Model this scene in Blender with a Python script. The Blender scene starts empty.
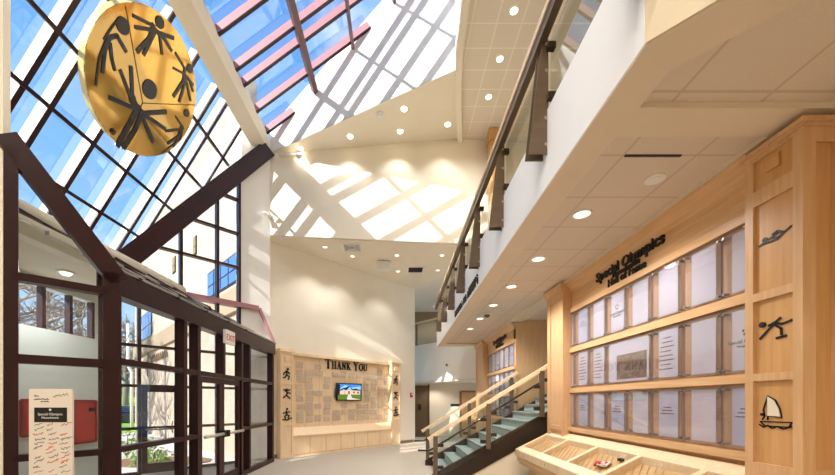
import bpy, math, random
from mathutils import Vector, Matrix
random.seed(7)
S = bpy.context.scene
COL = S.collection
F, CX, CY, CH = 356.0, 399.0, 402.0, 1.6      # focal length (px), principal point, camera height
def V(*a): return Vector(a)
def at(px, py, Y): return V((px-CX)/F*Y, Y, CH+(CY-py)/F*Y)
def ray_plane(px, py, n, d):
    r = V((px-CX)/F, 1.0, (CY-py)/F)
    o = V(0, 0, CH)
    t = (d - n.dot(o))/n.dot(r)
    return o + r*t
Z = V(0, 0, 1)
R2 = math.sqrt(.5)

# ------------------------------------------------------------------ materials
def lin(c):
    return tuple(((x/255)/12.92 if x/255 <= .04045 else ((x/255+.055)/1.055)**2.4) for x in c)
MATS = {}
def mat(name, rgb, rough=.6, metal=0., spec=.4, coat=0.):
    if name in MATS: return MATS[name]
    m = bpy.data.materials.new(name); m.use_nodes = True
    b = m.node_tree.nodes['Principled BSDF']
    b.inputs['Base Color'].default_value = (*lin(rgb), 1)
    b.inputs['Roughness'].default_value = rough
    b.inputs['Metallic'].default_value = metal
    b.inputs['Specular IOR Level'].default_value = spec
    b.inputs['Coat Weight'].default_value = coat
    MATS[name] = m
    return m
def noisy(name, rgb1, rgb2, scale=(1, 1, 1), nscale=4., rough=.6, bump=0., detail=4., spec=.4, metal=0., coat=0.):
    m = mat(name, rgb1, rough, metal, spec, coat)
    nt = m.node_tree; N = nt.nodes; L = nt.links
    b = N['Principled BSDF']
    tc = N.new('ShaderNodeTexCoord'); mp = N.new('ShaderNodeMapping'); mp.inputs['Scale'].default_value = scale
    no = N.new('ShaderNodeTexNoise'); no.inputs['Scale'].default_value = nscale; no.inputs['Detail'].default_value = detail
    cr = N.new('ShaderNodeValToRGB')
    cr.color_ramp.elements[0].position = .3; cr.color_ramp.elements[1].position = .7
    cr.color_ramp.elements[0].color = (*lin(rgb1), 1); cr.color_ramp.elements[1].color = (*lin(rgb2), 1)
    L.new(tc.outputs['Object'], mp.inputs['Vector']); L.new(mp.outputs['Vector'], no.inputs['Vector'])
    L.new(no.outputs['Fac'], cr.inputs['Fac']); L.new(cr.outputs['Color'], b.inputs['Base Color'])
    if bump:
        bp = N.new('ShaderNodeBump'); bp.inputs['Strength'].default_value = bump; bp.inputs['Distance'].default_value = .01
        L.new(no.outputs['Fac'], bp.inputs['Height']); L.new(bp.outputs['Normal'], b.inputs['Normal'])
    return m
def tiles(name, rgb, line, step, ox, oy, lw):
    """ceiling tiles: a square grid of tee bars in the horizontal plane"""
    m = mat(name, rgb, .85, 0, .2)
    nt = m.node_tree; N = nt.nodes; L = nt.links; b = N['Principled BSDF']
    tc = N.new('ShaderNodeTexCoord'); sp = N.new('ShaderNodeSeparateXYZ'); L.new(tc.outputs['Object'], sp.inputs[0])
    def M(op, a, bv):
        n = N.new('ShaderNodeMath'); n.operation = op
        for i, q in enumerate((a, bv)):
            if isinstance(q, (int, float)): n.inputs[i].default_value = q
            else: L.new(q, n.inputs[i])
        return n.outputs[0]
    def grid(o, off):
        t = M('DIVIDE', M('SUBTRACT', o, off-100*step), step)
        f = M('FRACT', t, 0)
        e = M('MINIMUM', f, M('SUBTRACT', 1., f))
        return M('LESS_THAN', e, lw/step/2)
    g = M('MAXIMUM', grid(sp.outputs['X'], ox), grid(sp.outputs['Y'], oy))
    no = N.new('ShaderNodeTexNoise'); no.inputs['Scale'].default_value = 60; L.new(tc.outputs['Object'], no.inputs['Vector'])
    mx0 = N.new('ShaderNodeMixRGB'); mx0.inputs[1].default_value = (*lin(rgb), 1); mx0.inputs[2].default_value = (*[c*.88 for c in lin(rgb)], 1)
    L.new(no.outputs['Fac'], mx0.inputs[0])
    mx = N.new('ShaderNodeMixRGB'); L.new(g, mx.inputs[0]); L.new(mx0.outputs[0], mx.inputs[1]); mx.inputs[2].default_value = (*lin(line), 1)
    L.new(mx.outputs[0], b.inputs['Base Color'])
    return m
def glass(name, tint=(245, 250, 250), refl=.07, rough=.0, haze=0., cap=.3):
    m = bpy.data.materials.new(name); m.use_nodes = True; nt = m.node_tree; N = nt.nodes; L = nt.links
    N.remove(N['Principled BSDF']); out = N['Material Output']
    t = N.new('ShaderNodeBsdfTransparent'); t.inputs[0].default_value = (*lin(tint), 1)
    g = N.new('ShaderNodeBsdfGlossy'); g.inputs['Roughness'].default_value = rough
    mx = N.new('ShaderNodeMixShader'); fr = N.new('ShaderNodeFresnel'); fr.inputs[0].default_value = 1.45
    ml = N.new('ShaderNodeMath'); ml.operation = 'MULTIPLY'; ml.inputs[1].default_value = refl/.035
    ml.use_clamp = True
    mn = N.new('ShaderNodeMath'); mn.operation = 'MINIMUM'; mn.inputs[1].default_value = cap
    L.new(fr.outputs[0], ml.inputs[0]); L.new(ml.outputs[0], mn.inputs[0]); L.new(mn.outputs[0], mx.inputs[0])
    L.new(t.outputs[0], mx.inputs[1]); L.new(g.outputs[0], mx.inputs[2])
    last = mx
    if haze:
        d = N.new('ShaderNodeBsdfDiffuse'); d.inputs[0].default_value = (.92, .91, .90, 1)
        m2 = N.new('ShaderNodeMixShader'); m2.inputs[0].default_value = haze
        L.new(mx.outputs[0], m2.inputs[1]); L.new(d.outputs[0], m2.inputs[2]); last = m2
    L.new(last.outputs[0], out.inputs[0]); MATS[name] = m
    return m
def emit(name, rgb, strength):
    m = bpy.data.materials.new(name); m.use_nodes = True; nt = m.node_tree; N = nt.nodes
    N.remove(N['Principled BSDF']); e = N.new('ShaderNodeEmission')
    e.inputs[0].default_value = (*lin(rgb), 1); e.inputs[1].default_value = strength
    nt.links.new(e.outputs[0], N['Material Output'].inputs[0]); MATS[name] = m
    return m

cream = noisy('cream_plaster', (236, 228, 210), (240, 232, 215), nscale=1.5, rough=.8, spec=.2)
white = noisy('white_plaster', (240, 238, 234), (244, 242, 238), nscale=1.5, rough=.75, spec=.2)
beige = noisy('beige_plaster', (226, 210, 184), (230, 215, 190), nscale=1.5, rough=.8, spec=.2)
greyg = mat('pale_grey_wall', (214, 220, 212), .8, 0, .2)
brownwall = mat('umber_wall', (150, 130, 100), .8, 0, .2)
carpet = noisy('carpet', (162, 152, 138), (194, 184, 168), nscale=90., rough=.95, bump=.4, spec=.1)
mapleX = noisy('maple_vertical', (206, 162, 116), (218, 178, 134), (14, 14, .9), 2.2, .38, spec=.4)
mapleY = noisy('maple_lengthwise', (208, 164, 116), (222, 182, 138), (14, .9, 14), 2.2, .36, spec=.4)
mapleL = noisy('pale_maple', (228, 198, 158), (236, 211, 176), (10, 10, 1.2), 2.0, .38, spec=.4)
mapleT = noisy('honey_maple', (200, 150, 94), (212, 164, 110), (12, 12, .8), 2.2, .4, spec=.4)
slatw = noisy('slatted_wood', (192, 148, 96), (216, 174, 122), (6, 60, 1), 1.0, .5, detail=1.)
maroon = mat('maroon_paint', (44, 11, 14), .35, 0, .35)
maroon_sunlit = mat('sunlit_maroon_paint', (178, 128, 134), .45, 0, .4)  # maroon frames in sun: the pink glare is put into the colour
raft_w = mat('white_rafter_paint', (246, 238, 238), .5, 0, .3)
bronze = noisy('bronze_metal', (106, 88, 70), (116, 98, 78), (1, 1, 6), 2, .42, metal=.35)
bronzeD = mat('dark_bronze', (58, 46, 36), .4, .3)
steel = mat('brushed_steel', (176, 172, 166), .3, .9)
black = mat('black_paint', (14, 13, 13), .45)
darkgrey = mat('charcoal_paint', (52, 50, 48), .35, .3)
slate = noisy('slate_tread', (120, 134, 132), (160, 172, 168), nscale=25, rough=.6)
gold = mat('gold_enamel', (214, 168, 78), .07, .7, .6, .5)
goldrim = mat('pale_gold_rim', (236, 214, 150), .3, .2)
paper = noisy('white_page', (236, 241, 252), (240, 244, 253), nscale=3, rough=.7, spec=.2)
paperB = mat('bluish_page', (212, 224, 248), .7, 0, .2)
ink = mat('grey_ink', (90, 92, 104), .8)
engr = mat('pale_engraving', (214, 198, 176), .7)
wglass = glass('window_glass', (246, 250, 252), .04, cap=.14)
rglass = glass('guard_glass', (243, 246, 244), .035, cap=.15)
acryl = glass('acrylic', (250, 248, 252), .045, .02, .03)
frost = glass('donor_plate_acrylic', (253, 252, 251), .05, .1, .10)
lamp_w = emit('lamp_lens', (255, 226, 180), 9)
wpaint = mat('white_paint', (236, 234, 230), .4, 0, .4)
redp = mat('red_panel', (198, 58, 52), .25, 0, .5)
red = mat('red_paint', (196, 28, 30), .4)
tileL = tiles('lower_ceiling_tiles', (226, 212, 196), (202, 186, 168), .6225, 1.91, 3.652, .022)
tileU = tiles('upper_ceiling_tiles', (232, 222, 206), (242, 234, 220), .503, 1.46, 7.145, .025)

# ------------------------------------------------------------------ mesh builder
class MB:
    def __init__(s): s.v = []; s.f = []; s.m = []; s.mi = 0; s.smooth = set()
    def add(s, vs, fs, smooth=False):
        o = len(s.v); s.v += [Vector(p) for p in vs]
        for f in fs:
            if smooth: s.smooth.add(len(s.f))
            s.f.append([i+o for i in f]); s.m.append(s.mi)
        return s
    def hexa(s, p):      # bottom 4 (ccw), top 4
        return s.add(p, [(3, 2, 1, 0), (4, 5, 6, 7), (0, 1, 5, 4), (1, 2, 6, 5), (2, 3, 7, 6), (3, 0, 4, 7)])
    def box(s, x0, x1, y0, y1, z0, z1):
        return s.hexa([(x0, y0, z0), (x1, y0, z0), (x1, y1, z0), (x0, y1, z0), (x0, y0, z1), (x1, y0, z1), (x1, y1, z1), (x0, y1, z1)])
    def obox(s, o, u, v, n, a0, a1, b0, b1, c0, c1):   # box in a frame
        P = lambda a, b, c: o+u*a+v*b+n*c
        return s.hexa([P(a0, b0, c0), P(a1, b0, c0), P(a1, b1, c0), P(a0, b1, c0), P(a0, b0, c1), P(a1, b0, c1), P(a1, b1, c1), P(a0, b1, c1)])
    def ext(s, pts, vec):
        pts = [Vector(p) for p in pts]; vec = Vector(vec); n = len(pts)
        return s.add(pts+[p+vec for p in pts], [tuple(range(n))[::-1], tuple(range(n, 2*n))]+[(i, (i+1) % n, n+(i+1) % n, n+i) for i in range(n)])
    def face(s, pts): return s.add(pts, [tuple(range(len(pts)))])
    def beam(s, a, b, w, h, up=Z):      # box section along a->b, w sideways, h along up
        a = Vector(a); b = Vector(b); d = (b-a).normalized(); sd = d.cross(up).normalized(); u = sd.cross(d)
        r = [a+sd*x*w/2+u*y*h/2 for x, y in ((-1, -1), (1, -1), (1, 1), (-1, 1))]
        return s.hexa(r+[p+(b-a) for p in r])
    def tube(s, path, r, n=8):
        path = [Vector(p) for p in path]; rings = []
        for i, p in enumerate(path):
            d = (path[min(i+1, len(path)-1)]-path[max(i-1, 0)]).normalized()
            a = d.cross(Z if abs(d.z) < .9 else V(1, 0, 0)).normalized(); b = d.cross(a)
            rr = r[i] if isinstance(r, (list, tuple)) else r
            rings.append([p+(a*math.cos(2*math.pi*k/n)+b*math.sin(2*math.pi*k/n))*rr for k in range(n)])
        vs = [q for g in rings for q in g]; fs = []
        for i in range(len(path)-1):
            for k in range(n):
                fs.append((i*n+k, i*n+(k+1) % n, (i+1)*n+(k+1) % n, (i+1)*n+k))
        fs += [tuple(range(n))[::-1], tuple(range((len(path)-1)*n, len(path)*n))]
        return s.add(vs, fs, True)
    def cyl(s, c, ax, r, h, n=24, r2=None):
        c = Vector(c); ax = Vector(ax).normalized()
        a = ax.cross(Z if abs(ax.z) < .9 else V(1, 0, 0)).normalized(); b = ax.cross(a); r2 = r if r2 is None else r2
        vs = [c+(a*math.cos(2*math.pi*k/n)+b*math.sin(2*math.pi*k/n))*r for k in range(n)]
        vs += [c+ax*h+(a*math.cos(2*math.pi*k/n)+b*math.sin(2*math.pi*k/n))*r2 for k in range(n)]
        return s.add(vs, [tuple(range(n))[::-1], tuple(range(n, 2*n))]+[(i, (i+1) % n, n+(i+1) % n, n+i) for i in range(n)])
    def blob(s, c, rx, ry, rz, nu=10, nv=6, jit=0.):
        c = Vector(c); vs = []; fs = []
        for j in range(nv+1):
            t = math.pi*j/nv
            for i in range(nu):
                p = 2*math.pi*i/nu; k = 1+random.uniform(-jit, jit)
                vs.append(c+V(rx*math.sin(t)*math.cos(p), ry*math.sin(t)*math.sin(p), rz*math.cos(t))*k)
        for j in range(nv):
            for i in range(nu):
                fs.append((j*nu+i, j*nu+(i+1) % nu, (j+1)*nu+(i+1) % nu, (j+1)*nu+i))
        return s.add(vs, fs, True)
    def strokes(s, o, u, v, n, lines, w, t):
        """flat strokes lying on a plane, raised by t"""
        for ln in lines:
            ww = w
            if isinstance(ln, tuple): ln, ww = ln
            for (a, b) in zip(ln, ln[1:]):
                A = o+u*a[0]+v*a[1]; B = o+u*b[0]+v*b[1]; d = B-A
                if d.length < 1e-6: continue
                d.normalize(); q = n.cross(d)*ww/2
                s.ext([A-q-d*ww*.3, B-q+d*ww*.3, B+q+d*ww*.3, A+q-d*ww*.3], n*t)
        return s
    def disc(s, o, u, v, n, c, rx, ry, t, k=16):
        return s.ext([o+u*(c[0]+rx*math.cos(2*math.pi*i/k))+v*(c[1]+ry*math.sin(2*math.pi*i/k)) for i in range(k)], n*t)

def M4(o): return o.get('_m') and None
WM = {}
def thing(name, label, cat, loc=(0, 0, 0), rz=0, group=None):
    o = bpy.data.objects.new(name, None); COL.objects.link(o); o.empty_display_size = .1
    o.location = loc; o.rotation_euler = (0, 0, rz); o['label'] = label; o['category'] = cat
    if group: o['group'] = group
    WM[o] = Matrix.Translation(loc) @ Matrix.Rotation(rz, 4, 'Z')
    return o
def part(name, mb, m, parent=None, local=False, label=None):
    me = bpy.data.meshes.new(name)
    M = WM[parent].inverted() if (parent is not None and not local) else Matrix.Identity(4)
    me.from_pydata([tuple(M @ p) for p in mb.v], [], mb.f)
    ms = m if isinstance(m, (list, tuple)) else [m]
    for q in ms: me.materials.append(q)
    for i, p in enumerate(me.polygons):
        p.material_index = mb.m[i]
        if i in mb.smooth: p.use_smooth = True
    me.update()
    o = bpy.data.objects.new(name, me); COL.objects.link(o)
    if parent is not None: o.parent = parent; WM[o] = WM[parent]
    else: WM[o] = Matrix.Identity(4)
    if label: o['label'] = label
    return o
def struct(name, mb, m, parent=None):
    o = part(name, mb, m, parent)
    if parent is None: o['kind'] = 'structure'
    return o
def sroot(name, loc=(0, 0, 0)):
    o = bpy.data.objects.new(name, None); COL.objects.link(o); o.location = loc; o['kind'] = 'structure'
    WM[o] = Matrix.Translation(loc); return o
def single(name, mb, m, label, cat, group=None, base=None):
    """a thing that is one mesh, origin at its base"""
    b = Vector(base) if base else V(sum(p.x for p in mb.v)/len(mb.v), sum(p.y for p in mb.v)/len(mb.v), min(p.z for p in mb.v))
    for p in mb.v: p -= b
    o = part(name, mb, m); o.location = b; o['label'] = label; o['category'] = cat
    if group: o['group'] = group
    return o
def dup(root, loc, rz=None, label=None, group=None):
    r = root.copy(); COL.objects.link(r); r.location = loc
    if rz is not None: r.rotation_euler = (0, 0, rz)
    if label: r['label'] = label
    if group: r['group'] = group
    for ch in list(root.children):
        c = ch.copy(); COL.objects.link(c); c.parent = r
        for g in list(ch.children):
            d = g.copy(); COL.objects.link(d); d.parent = c
    return r
def text_mb(txt, size, o, u, v, n, depth=.01, align='CENTER', bold=0., sx=1., shear=0.):
    c = bpy.data.curves.new('t', 'FONT'); c.body = txt; c.size = size; c.align_x = align; c.extrude = depth/2; c.offset = bold; c.resolution_u = 3; c.shear = shear
    ob = bpy.data.objects.new('t', c); COL.objects.link(ob)
    me = bpy.data.meshes.new_from_object(ob)
    mb = MB()
    mb.add([o+u*(p.co.x*sx)+v*p.co.y+n*(p.co.z+depth/2) for p in me.vertices], [tuple(p.vertices) for p in me.polygons])
    bpy.data.objects.remove(ob); bpy.data.curves.remove(c); bpy.data.meshes.remove(me)
    return mb

# ------------------------------------------------------------------ frames of the slanted planes
dU = V(R2, R2, 0); dN = V(R2, -R2, 0)          # 45-degree walls: along, towards the lobby
def diag(px, c=-13.28):                        # (X,Y) on the plane X-Y=c under pixel column px
    k = (px-CX)/F; Y = -c/(1-k); return k*Y, Y
def dp(Y, z, c=-13.28): return V(Y+c, Y, z)
def ZA(X): return 8.40+1.61*(X+3.9)            # inner face of the steep glazing (slopes down to the left)
def XA(z): return (z-8.40)/1.61-3.9
def ZB(X): return 8.77+.74*(X+3.53)            # underside of the roof glazing (rises to the right)
SOF = 6.15
L0 = V(-3.53, 9.75, 8.40); RR2 = V(1.29, 8.15, 9.20); RR1 = V(1.69, 10.27, 9.2)

# ------------------------------------------------------------------ floor and walls
fl = MB().ext([(-6.4, -5, -.1), (6, -5, -.1), (6, 22, -.1), (-1, 22, -.1), (-1, 13, -.1), (-6.4, 7.0, -.1)], (0, 0, .1))
struct('floor', fl, carpet)
w = MB().ext([(-5.95, -5, 0), (-5.95, 3.55, 0), (-5.95, 3.55, 5.0), (-5.95, 1.9, 5.0), (-5.95, 1.9, 9.1), (-5.95, -5, 9.1)], (-.2, 0, 0))  # unseen left wall, moved in and raised to keep sun off the board
struct('ceiling_rear', MB().box(-6.1, 1.3, -5, 1.9, 9.1, 9.2), cream)  # unseen solid roof; closes off the glazing to keep stray sun out
struct('wall_roof_gable', MB().ext([(-5.95, 1.8, 5.0), (-3.9, 1.8, 8.3), (-3.53, 1.8, 8.75), (1.3, 1.8, 12.4), (1.3, 1.8, 9.15), (-5.95, 1.8, 9.15)], (0, .1, 0)), cream)
struct('wall_left', w, cream)
# thin partition at the near end of the vestibule
w = MB().ext([(-3.95, 3.55, 0), (-3.95, 3.55, 8.1), (-6.38, 3.55, 4.2), (-6.38, 3.55, 0)], (0, .07, 0))
struct('wall_left_partition', w, cream)
struct('wall_back', MB().box(-6.6, 6, -5.2, -5, 0, 12.5), cream)
# pier in the 45-degree window wall
b = MB().ext([dp(9.2, 0), dp(9.75, 0), dp(9.75, 0)-dN*.34, dp(9.2, 0)-dN*.34], (0, 0, 8.72))
struct('wall_pier', b, white)
# thank-you wall
a0, a1 = dp(9.7, 0, -13.72), V(.64, 14.36, 0)
b = MB().ext([a0, a1, a1+V(-.5, .0, 0)-dN*.2, a0-dN*.35], (0, 0, SOF+.05))
struct('wall_donor', b, cream)
# upper wall over the soffit, frontal
b = MB().ext([(-3.53, 9.752, SOF+.02), (4.7, 10.55, SOF+.02), (4.7, 10.55, 9.35), (RR1.x, RR1.y, 9.35), (-3.53, 9.752, 8.45)], (-.03, .3, 0))
struct('wall_upper', b, cream)
# light-well wall at the end of the glass roof
n2 = V(1.6, 4.82, 0).normalized()
Lw, Rw = V(-3.53, 9.75, 0), V(1.29, 8.15, 0)
b = MB().ext([(Lw.x, Lw.y, 8.40), (Rw.x, Rw.y, 9.2), (Rw.x, Rw.y, 12.7), (Lw.x, Lw.y, 9.1)], n2*.02)
struct('wall_lightwell_end', b, white)
# sloped soffit with downlights
b = MB().ext([L0, RR2, V(1.32, 8.36, 9.2), V(1.46, 9.2, 9.2), RR1], (0, 0, .03))
struct('ceiling_sloped_soffit', b, cream)
# flat soffit over the donor wall and the upstairs bridge
b = MB().ext([(-3.53, 9.80, SOF), (4.7, 10.60, SOF), (4.7, 19, SOF), (-1, 19, SOF), (-4.2, 9.5, SOF)], (0, 0, .06))
struct('ceiling_flat_soffit', b, cream)
# curved ceiling edge upstairs
edge = [(1.17, -5), (1.17, 5.5), (1.18, 6.7), (1.22, 7.65), (1.32, 8.36), (1.46, 9.2), (1.69, 10.27)]
b = MB()
for (p, q) in zip(edge, edge[1:]):
    b.hexa([(p[0], p[1], 9.08), (p[0]+.15, p[1], 9.08), (q[0]+.15, q[1], 9.08), (q[0], q[1], 9.08), (p[0], p[1], 9.3), (p[0]+.15, p[1], 9.3), (q[0]+.15, q[1], 9.3), (q[0], q[1], 9.3)])
struct('trim_1', b, cream)
b = MB().ext([(1.19, -5, 9.2), (1.19, 6.7, 9.2), (1.29, 8.15, 9.2), (1.29, 8.15, 12.4), (1.19, 6.7, 12.4), (1.19, -5, 12.4)], (.1, 0, 0))
struct('wall_lightwell_right', b, white)
b = MB().ext([(p[0]+.1, p[1], 9.2) for p in edge]+[(4.7, 10.5, 9.2), (4.7, -5, 9.2)], (0, 0, .05))
struct('ceiling_upper', b, tileU)
struct('wall_upper_right', MB().box(4.6, 4.8, -5, 10.5, 4.1, 9.25), cream)

# ------------------------------------------------------------------ balcony slab
ZB0 = 3.657
ring = [(1.5, 2.1), (1.5, 13.25), (2.9, 13.25), (2.9, 13.35), (4.6, 13.35), (4.6, -.9), (4.2, -.6)]
b = MB().ext([(x, y, 3.86) for x, y in ring], (0, 0, .24))
struct('floor_upper', b, carpet)
b = MB()      # fascia along the lobby and the 45-degree return
b.box(1.41, 1.425, 2.04, 13.2, ZB0, 4.38)
struct('wall_balcony_return', MB().ext([(1.41, 2.04, ZB0), (1.425, 2.04, ZB0), (4.01, -.54, ZB0), (4.0, -.55, ZB0)], (0, 0, .9)), beige)  # return face coloured beige to hold the shade that falls on it
b.box(1.41, 2.95, 13.2, 13.32, ZB0, 4.38)
struct('wall_balcony', b, noisy('fascia_paint', (250, 250, 252), (252, 252, 253), nscale=1.5, rough=.7, spec=.2))
b = MB()      # dropped plaster bands around the tiles
b.box(1.425, 1.68, 2.2, 13.2, ZB0, 3.80)
b.ext([(1.425, 2.045, ZB0), (1.425, 2.2, ZB0), (1.69, 2.2, ZB0), (4.2, -.3, ZB0), (4.015, -.54, ZB0)], (0, 0, .14))
b.box(1.68, 3.2, 2.49, 2.76, ZB0, 3.80)
b.box(2.86, 3.2, 2.76, 13.2, ZB0, 3.80)
b.box(1.68, 2.86, 12.7, 13.2, ZB0, 3.80)
struct('trim_2', b, noisy('soffit_paint', (224, 208, 186), (228, 213, 192), nscale=1.5, rough=.85, spec=.2))
b = MB().ext([(1.5, 2.1, 3.70), (1.5, 13.2, 3.70), (4.6, 13.2, 3.70), (4.6, -.8, 3.70), (4.3, -.7, 3.7)], (0, 0, .03))
struct('ceiling_lower', b, tileL)

# ------------------------------------------------------------------ right-hand wall
struct('wall_right', MB().box(3.07, 3.3, 2.5, 6.85, 0, 3.86), mapleX)
struct('wall_right_far', MB().box(3.07, 3.3, 9.16, 13.4, 0, 3.86), mapleX)
struct('wall_right_near', MB().box(3.65, 3.85, -5, 2.6, 0, 3.86), beige)
struct('wall_stair_end', MB().box(3.0, 4.75, 9.15, 9.3, 0, 3.7), mapleX)
struct('wall_stair_right', MB().box(4.6, 4.75, 6.8, 9.15, 0, 3.86), beige)
# far corridor
struct('wall_far', MB().box(.55, 4.6, 16.4, 16.6, 0, 2.5), beige)
b = MB().ext([(.70, 15.9, 2.44), (2.98, 13.35, 2.44), (3.1, 13.45, 2.44), (.82, 16.0, 2.44)], (0, 0, 1.66))
struct('wall_bridge', b, white)
struct('ceiling_corridor', MB().ext([(.6, 14.3, 2.46), (.7, 15.9, 2.46), (2.98, 13.35, 2.46), (4.6, 13.4, 2.46), (4.6, 16.5, 2.46), (.6, 16.5, 2.46)], (0, 0, .05)), cream)
struct('wall_bridge_back', MB().box(.3, 4.7, 18.0, 18.2, 2.5, 6.2), brownwall)
struct('floor_bridge', MB().ext([(.72, 16.0, 3.95), (3.0, 13.45, 3.95), (4.6, 13.45, 3.95), (4.6, 18.1, 3.95), (.3, 18.1, 3.95)], (0, 0, .1)), carpet)
struct('baseboard_donor', MB().obox(dp(9.7, 0, -13.72), dU, Z, dN, 0, 6.5, 0, .1, 0, .012), mat('base_taupe', (150, 130, 104), .6))

# ------------------------------------------------------------------ steep glazing (window_1)
Y0 = 1.9
w1 = sroot('window_1', (-5, 3, 3))
sA = V(1, 0, 1.61).normalized(); nA = V(1.61, 0, -1).normalized()     # up the slope, towards the room
zlo = 4.05
def YA(X): return min(9.70, .64*X+11.90)             # the 45-degree window wall cuts the glazing off
raf = [9.5, 8.81, 8.08, 7.70, 6.95, 6.2, 5.44, 5.05, 4.3, 3.55, 2.8, 2.42]
for y in raf:
    xb = max(XA(zlo), (y-11.90)/.64)
    a = V(xb, y, ZA(xb)); t = V(-3.9, y, 8.40)
    if (t-a).length < .2: continue
    m = MB().beam(a-nA*.085, t-nA*.085, .07, .15, nA)
    part('rafter', m, raft_w, w1)
    part('rafter_cap', MB().beam(a+nA*.0, t+nA*.0, .075, .03, nA), maroon, w1)
for z in (7.65, 6.87, 6.10, 5.30, 4.53):
    X = XA(z)
    part('purlin', MB().beam((X, Y0, z), (X, YA(X), z), .06, .06, nA), maroon, w1)
xe = XA(3.8)
g = MB().face([V(-3.9, Y0, 8.40)-nA*.17, V(-3.9, 9.68, 8.40)-nA*.17, V(xe, .64*xe+11.9, 3.8)-nA*.17, V(xe, Y0, 3.8)-nA*.17])
part('glass', g, wglass, w1)
# raking beam where the glazing meets the 45-degree window wall
b = MB()
ra, rb = V(-3.66, 9.66, 8.55), V(-5.90, 7.38, 4.52)
up = (ra-rb).normalized(); dn = (Z - up*up.dot(Z)).normalized()
b.beam(ra-dn*.14+dN*.06, rb-dn*.14+dN*.06, .12, .34, dn)
b.beam(ra+dn*.06+dN*.03, rb+dn*.06+dN*.03, .1, .05, dn)
part('raking_beam', b, maroon, w1)
# the white knee beam between the two glazings
b = MB().ext([(-3.53, Y0, 8.77), (-3.6, Y0, 8.54), (-3.9, Y0, 8.36), (-3.99, Y0, 8.72), (-3.60, Y0, 9.0)], (0, 9.735-Y0, 0))
struct('trim_3', b, cream)

# ------------------------------------------------------------------ glass roof (window_2)
w2 = sroot('window_2', (-1, 3, 10))
sB = V(1, 0, .74).normalized(); nB = V(-.74, 0, 1).normalized()
def YB(X): return 9.75-(X+3.53)*.332-.01
for y in raf:
    xe = min(1.2, (9.75-y)/.332-3.53)
    if xe < -3.4: continue
    a = V(-3.53, y, ZB(-3.53)); t = V(xe, y, ZB(xe))
    part('rafter', MB().beam(a+nB*.08, t+nB*.08, .06, .16, nB), maroon_sunlit, w2)
    part('rafter_cap', MB().beam(a-nB*.005, t-nB*.005, .065, .02, nB), maroon, w2)
for i, X in enumerate((-2.2, -1.16, -.12, .9)):
    wd = .13 if i == 0 else .06
    part('purlin', MB().beam((X, Y0, ZB(X)-.03), (X, YB(X), ZB(X)-.03), wd, .16 if i == 0 else .08, nB), maroon_sunlit if i == 9 else mat('mauve_brown', (112, 78, 76), .4), w2)
g = MB().face([V(-3.53, Y0, ZB(-3.53))+nB*.17, V(1.25, Y0, ZB(1.25))+nB*.17, V(1.25, YB(1.25), ZB(1.25))+nB*.17, V(-3.53, 9.74, ZB(-3.53))+nB*.17])
part('glass', g, wglass, w2)

# ------------------------------------------------------------------ 45-degree window wall (window_3), above and below the vestibule roof
w3 = sroot('window_3', tuple(dp(8.4, 0)))
mY = [9.17, 8.80, 8.24, 7.68, 7.12]
for i, y in enumerate(mY):
    top = 8.12-(9.40-y)*1.777-.2
    part('mullion', MB().obox(dp(y, 0), dU, Z, dN, -.03, .03, 0, max(top, 4.0), -.13, .03), maroon, w3)
for z in (2.82, 1.95, 1.03, .06):
    part('transom', MB().obox(dp(7.12, z), dU, Z, dN, -.1, (9.75-7.12)/R2, -.03, .03, -.1, .0), maroon, w3)
for z in (5.06, 5.93, 6.80, 7.67):
    ys = max(7.12, 9.40-(8.12-z)/1.777+.12)
    part('transom', MB().obox(dp(ys, z), dU, Z, dN, 0, (9.17-ys)/R2, -.025, .025, -.1, .02), maroon, w3)
part('sill', MB().obox(dp(8.12, 4.10), dU, Z, dN, 0, (9.5-8.12)/R2, -.07, .05, -.12, .10), maroon_sunlit, w3)
part('corner_bar', MB().beam(dp(9.52, 4.1)+dN*.05, V(-3.36, 9.62, 3.15), .07, .07, dN), maroon_sunlit, w3)
part('glass', MB().face([dp(6.9, 0)-dN*.06, dp(9.17, 0)-dN*.06, dp(9.17, 8.0)-dN*.06, dp(7.2, 4.5)-dN*.06, dp(6.9, 4.0)-dN*.06]), wglass, w3)

# ------------------------------------------------------------------ vestibule: entrance wall (window_4), roof, end wall (window_5)
w4 = sroot('window_4', (-3.35, 6.8, 0))
XE = -3.35
posts = [(4.14, 4.30, 3.1), (5.55, 5.64, 2.9), (5.93, 6.02, 2.9), (6.80, 6.88, 2.9), (7.58, 7.66, 2.9), (7.98, 8.06, 2.9), (9.44, 9.55, 3.1)]
for i, (p, q, h) in enumerate(posts):
    z0 = 2.05 if i == 3 else 0
    part('post', MB().box(XE-.15, XE, p, q, z0, h), maroon, w4)
part('eave_beam', MB().box(XE-.17, XE+.02, 4.14, 9.6, 2.87, 3.15), maroon, w4)
for (p, q) in ((4.3, 5.55), (5.64, 5.93), (6.02, 7.58), (7.66, 7.98), (8.06, 9.44)):
    part('transom', MB().box(XE-.12, XE-.005, p, q, 2.05, 2.13), maroon, w4)
    if p != 6.02:
        part('transom', MB().box(XE-.12, XE-.005, p, q, .99, 1.06), maroon, w4)
        part('transom', MB().box(XE-.12, XE-.005, p, q, 0, .1), maroon, w4)
    part('glass', MB().face([(XE-.08, p, .05 if p != 6.02 else 2.1), (XE-.08, q, .05 if p != 6.02 else 2.1), (XE-.08, q, 2.9), (XE-.08, p, 2.9)]), wglass, w4)
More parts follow.
